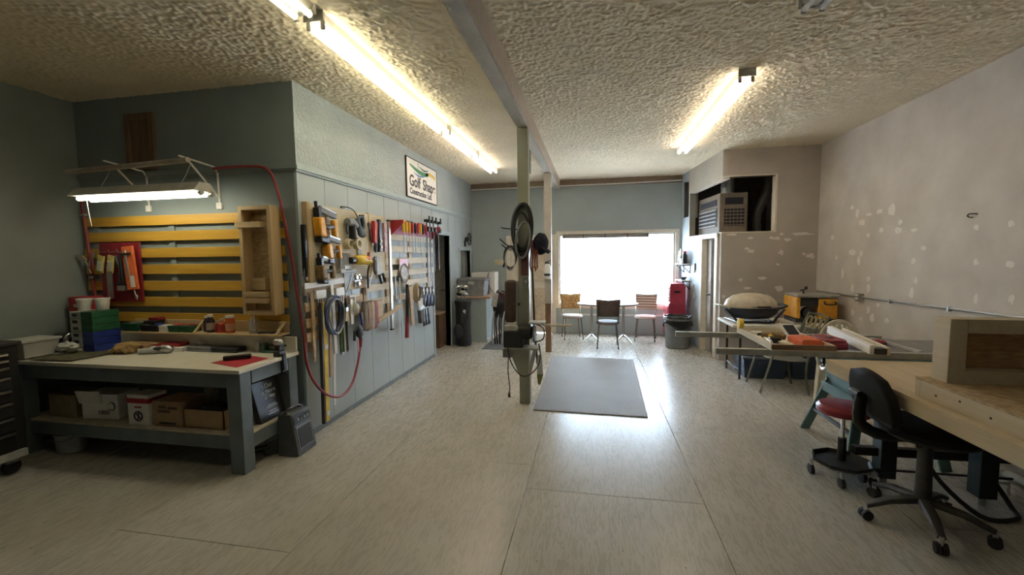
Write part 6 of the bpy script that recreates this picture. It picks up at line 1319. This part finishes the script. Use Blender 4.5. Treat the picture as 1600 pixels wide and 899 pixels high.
for k, (x, y, dx, dy, m, l) in enumerate(((1.48, 4.36, .14, -.10, m_white, 'white handled knife at the back of the tray'), (1.62, 4.34, .12, -.05, m_dull, 'brown wooden chisel at the back of the tray'), (1.47, 3.85, .03, .2, m_white, 'pale marking stick along the tray side'), (1.60, 3.76, -.05, .14, m_cream, 'cream stick at the front of the tray'), (1.50, 4.24, .12, .03, m_rubber, 'black handled file in the middle of the tray'))):
    trayt('tray_tool', l, 'tool', m, lambda q: (q.tube([(x, y, .923), (x + dx * .5, y + dy * .5, .925), (x + dx, y + dy, .922)], [.012, .016, .010], 8), q.cyl((x + dx, y + dy, .922), (x + dx * 1.3, y + dy * 1.3, .92), .006, n=6)))
t = thing('maroon_case', 'maroon octagonal blade case on the saw table', 'case', (2.0, 4.02, .905))
poly = [(1.89, 3.90), (1.93, 3.86), (2.05, 3.87), (2.08, 3.93), (2.07, 4.12), (2.02, 4.20), (1.93, 4.20), (1.88, 4.12)]
b = MB(t); b.prism(poly, .876, .925, 'xy'); b.build('body', m_dkred, t, .008)
b = MB(t); b.prism([(1.98 + (x - 1.98) * .9, 4.03 + (y - 4.03) * .9) for x, y in poly], .925, .945, 'xy'); b.build('lid', m_dkred, t, .006)
b = MB(t); b.box((1.97, 4.0, .945), (2.01, 4.05, .95)); b.build('emblem', m_black, t)
# ================================================================== PLYWOOD WORKBENCH ON THE RIGHT
m_ply = wood('plywood_top', (.62, .50, .33), (.52, .40, .24), .5, 'y', 1.5); m_stud = wood('stud_pine', (.62, .52, .36), (.54, .43, .28), .6, 'y', 2.0)
t = thing('plywood_workbench', 'long plywood topped workbench along the right wall', 'workbench', (2.45, 1.9, 0))
b = MB(t); b.box((1.745, .30, .835), (3.22, 3.58, .86)); b.build('top', m_ply, t, .002)
b = MB(t); b.box((1.75, .30, .765), (1.79, 3.57, .834)); b.build('edge_board', m_stud, t, .002)
b = MB(t); b.box((1.79, 3.53, .765), (3.22, 3.57, .834)); b.build('end_board', m_stud, t, .002)
m_dkgreen = mat('dark_green_steel', (.025, .045, .045), .5)
for (x, y) in ((2.06, 3.40), (2.52, 3.22), (3.08, 3.40), (2.06, .6), (3.08, .6)):
    b = MB(t); b.box((x - .05, y - .05, .06), (x + .05, y + .05, .765)); b.build('leg', m_dkgreen, t, .004)
    b = MB(t); b.cyl((x, y, 0), (x, y, .06), .02); b.build('leveling_foot', m_steel, t)
b = MB(t); b.bar((1.86, 3.40, .24), (2.95, 3.42, .24), .05, .06); b.build('stretcher', m_black, t, .003)
b = MB(t); b.bar((1.95, 3.30, .15), (2.75, 3.30, .15), .012, .012); b.build('tie_rod', m_black, t)
b = MB(t); b.tube(arc([(2.20, 3.30, .42), (2.22, 3.18, .20), (2.36, 3.02, .03), (2.56, 3.03, .02), (2.62, 3.14, .04), (2.56, 3.22, .20)], 5), .014, 8); b.build('foot_bar', m_black, t)
for (x, y) in ((2.72, 3.42), (1.93, 3.40)):
    b = MB(t); b.lathe([(.015, -.014), (.04, -.012), (.04, .012), (.015, .014)], (x, y, .04), 'x', 12); b.build('caster', m_rubber, t)
    b = MB(t); b.box((x - .05, y - .05, .08), (x + .07, y + .05, .095)); b.build('caster_plate', m_steel, t)
# framed OSB box on the bench
t = thing('osb_box', 'unfinished pine and OSB box frame lying on the plywood bench', 'wooden box', (2.3, 2.2, .86))
b = MB(t); b.box((1.80, 1.2, .861), (1.835, 2.7145, .95)); b.build('side_board', m_stud, t, .002)
b = MB(t); b.box((1.80, 2.715, .861), (2.95, 2.75, .95)); b.build('end_board', m_stud, t, .002)
b = MB(t); b.box((1.80, 1.2, .9505), (2.95, 2.75, .9645)); b.build('osb_deck', m_osb, t)
for a, c in (((1.86, 2.62, .965), (1.94, 2.73, 1.31)), ((1.94, 2.62, 1.235), (2.95, 2.73, 1.31)), ((1.94, 2.62, .965), (2.95, 2.73, 1.035))):
    b = MB(t); b.box(a, c); b.build('stud', m_stud, t, .002)
b = MB(t); b.box((1.94, 2.70, 1.03), (2.95, 2.712, 1.24)); b.build('osb_panel', mat('osb_dark', (.50, .30, .14), .7, col2=(.26, .14, .06), scale=16, vec=(1, 1, 4), detail=6), t)
for k, y in enumerate((2.6, 2.45, 2.28, 2.1, 1.95, 1.75)):
    b = MB(t); b.lathe([(.006, 0), (.006, -.002), (.001, -.002)], (1.80, y, .90 + .02 * (k % 2)), 'x', 6); b.build('screw_head', m_rubber, t)
# ================================================================== STOOL AND DRAFTING CHAIR
t = thing('red_stool', 'rolling mechanic stool with round red seat and tray base', 'stool', (1.82, 3.46, 0))
S0 = Vector((1.82, 3.46, 0))
b = MB(t); b.lathe([(.0, .485), (.15, .485), (.168, .50), (.17, .53), (.15, .552), (.0, .56)], S0, n=26); b.build('seat', mat('red_vinyl', (.30, .03, .045), .35), t)
b = MB(t); b.cyl(S0 + Vector((0, 0, .27)), S0 + Vector((0, 0, .49)), .014, n=10); b.build('piston', m_chrome, t)
b = MB(t); b.cyl(S0 + Vector((0, 0, .10)), S0 + Vector((0, 0, .30)), .027, n=12); b.build('column', m_black, t)
b = MB(t); b.lathe([(.03, .12), (.17, .105), (.19, .12), (.19, .14), (.182, .14), (.17, .115), (.03, .13)], S0, n=8); b.build('tray', m_black, t)
for k in range(5):
    a = 2 * math.pi * k / 5 + .5; p = S0 + Vector((.19 * math.cos(a), .19 * math.sin(a), 0))
    b = MB(t); b.cyl(p + Vector((0, 0, .06)), p + Vector((0, 0, .115)), .012); b.build('caster_stem', m_steel, t)
    b = MB(t); b.lathe([(.012, -.013), (.035, -.012), (.035, .012), (.012, .013)], p + Vector((0, 0, .036)), 'x', 12); b.build('caster', m_rubber, t)
t = thing('drafting_chair', 'black upholstered office chair on a dusty five star base', 'office chair', (1.985, 2.92, 0))
D = Vector((1.985, 2.92, 0)); m_fab = mat('black_fabric', (.012, .012, .014), .9, bump=.1, bscale=300); m_dust = mat('dusty_black', (.07, .065, .06), .6, var=.2)
for k in range(5):
    a = R(180 + 72 * k); e = D + Vector((.30 * math.cos(a), .30 * math.sin(a), 0))
    b = MB(t); b.tube([D + Vector((.03 * math.cos(a), .03 * math.sin(a), .155)), D + Vector((.18 * math.cos(a), .18 * math.sin(a), .135)), e + Vector((0, 0, .09))], [.036, .03, .022], 8, flat=.7); l = b.build('base_arm', m_dust, t)
    b = MB(t); b.cyl(e + Vector((0, 0, .05)), e + Vector((0, 0, .10)), .012); b.build('caster_stem', m_steel, l)
    for s in (-1, 1):
        ax = Vector((-math.sin(a), math.cos(a), 0)); c = e + ax * .016 * s + Vector((0, 0, .032))
        b = MB(t); b.tube([c - ax * .011, c + ax * .011], .031, 14); b.build('caster_wheel', m_rubber, l)
b = MB(t); b.cyl(D + Vector((0, 0, .15)), D + Vector((0, 0, .52)), .042, .034, n=14); b.build('column', m_dust, t)
b = MB(t); b.box((D.x - .10, D.y - .08, .52), (D.x + .10, D.y + .08, .555)); b.build('mechanism', m_black, t, .008)
b = MB(t); b.cyl((D.x - .12, D.y - .12, .535), (D.x - .03, D.y - .06, .535), .012); b.build('lever', m_black, t)
SA = R(-3); sx = Vector((math.cos(SA), math.sin(SA), 0)); sy_ = Vector((-math.sin(SA), math.cos(SA), 0))   # seat faces +sx
def dp(f, s, z): return D + sx * f + sy_ * s + Vector((0, 0, z))
b = MB(t)
rs = []
for (k, z) in ((.86, .56), (1.0, .575), (1.02, .605), (.94, .635), (.5, .645), (.02, .642)):
    rs.append([b.V(dp(.02 + .235 * k * math.cos(a) * (1 + .06 * math.cos(2 * a)), .235 * k * math.sin(a), z)) for a in [2 * math.pi * j / 28 for j in range(28)]])
b.rings(rs); b.build('seat', m_fab, t)
b = MB(t); rs = []
for (k, z) in ((.7, .55), (.96, .558), (.99, .572), (.6, .574)):
    rs.append([b.V(dp(.02 + .235 * k * math.cos(a), .235 * k * math.sin(a), z)) for a in [2 * math.pi * j / 28 for j in range(28)]])
b.rings(rs); b.build('seat_pan', m_black, t)
b = MB(t)
def bkr(u, v):
    a = (u - .5) * 2; hw = .215 * (1 - .45 * max(0, v - .55) ** 1.5 * 2.2) * (1 if v > .12 else .86 + v)
    return dp(-.275 + .02 * a * a - .06 * v, a * hw, .655 + .29 * v - .03 * a * a * v)
b.grid(bkr, 14, 10); b.build('backrest', m_fab, t, 0, .05)
b = MB(t); b.tube(arc([dp(-.04, 0, .55), dp(-.22, 0, .54), dp(-.34, 0, .60), dp(-.355, 0, .70), dp(-.34, 0, .80)], 4), [.022 + .003 * (k % 2) for k in range(17)], 10, flat=1.5); b.build('back_bellows', m_black, t)
b = MB(t); b.tube([dp(-.375, -.05, .80), dp(-.375, .05, .80)], .022, 8); b.build('tilt_knob', m_black, t)
# ================================================================== RIGHT WALL FITTINGS
t = thing('wall_conduit', 'thin metal conduit running along the right wall', 'conduit', (RX - .02, 5.0, 1.14))
b = MB(t); b.tube([(RX - .018, 7.0, 1.10), (RX - .018, 5.0, 1.13), (RX - .018, 1.0, 1.20)], .011, 8); b.build('pipe', m_steel, t)
for y in (6.4, 5.4, 4.6, 3.6):
    b = MB(t); b.box((RX - .032, y, 1.10 + .0175 * (7 - y) - .03), (RX, y + .02, 1.10 + .0175 * (7 - y) + .012)); b.build('strap', m_steel, t)
t = thing('outlet_box', 'grey surface mounted outlet box on the conduit', 'outlet', (RX - .03, 5.95, 1.06))
b = MB(t); b.box((RX - .055, 5.90, 1.06), (RX, 6.0, 1.16)); b.build('box', m_steel, t, .004)
for z in (1.085, 1.125):
    b = MB(t); b.box((RX - .06, 5.925, z), (RX - .055, 5.975, z + .025)); b.build('socket', m_white, t)
single('wall_hook', 'dark bent hook screwed into the right wall', 'hook', (RX, 4.42, 1.95), lambda q: q.tube(arc([(RX, 4.40, 1.985), (RX - .018, 4.41, 1.99), (RX - .032, 4.44, 1.99), (RX - .027, 4.465, 1.975), (RX - .012, 4.46, 1.962), (RX - .012, 4.43, 1.96)], 4), .005, 6), m_rubber)
t = thing('floor_pipe', 'short white plastic pipe lying on the floor by the right wall', 'pipe', (3.03, 3.4, 0))
b = MB(t); b.cyl((2.98, 3.66, .032), (3.12, 2.4, .032), .03, n=12); b.build('pipe', m_white, t)
b = MB(t); b.cyl((2.977, 3.69, .033), (2.983, 3.63, .033), .0325, n=12); b.build('end_collar', m_white, t)
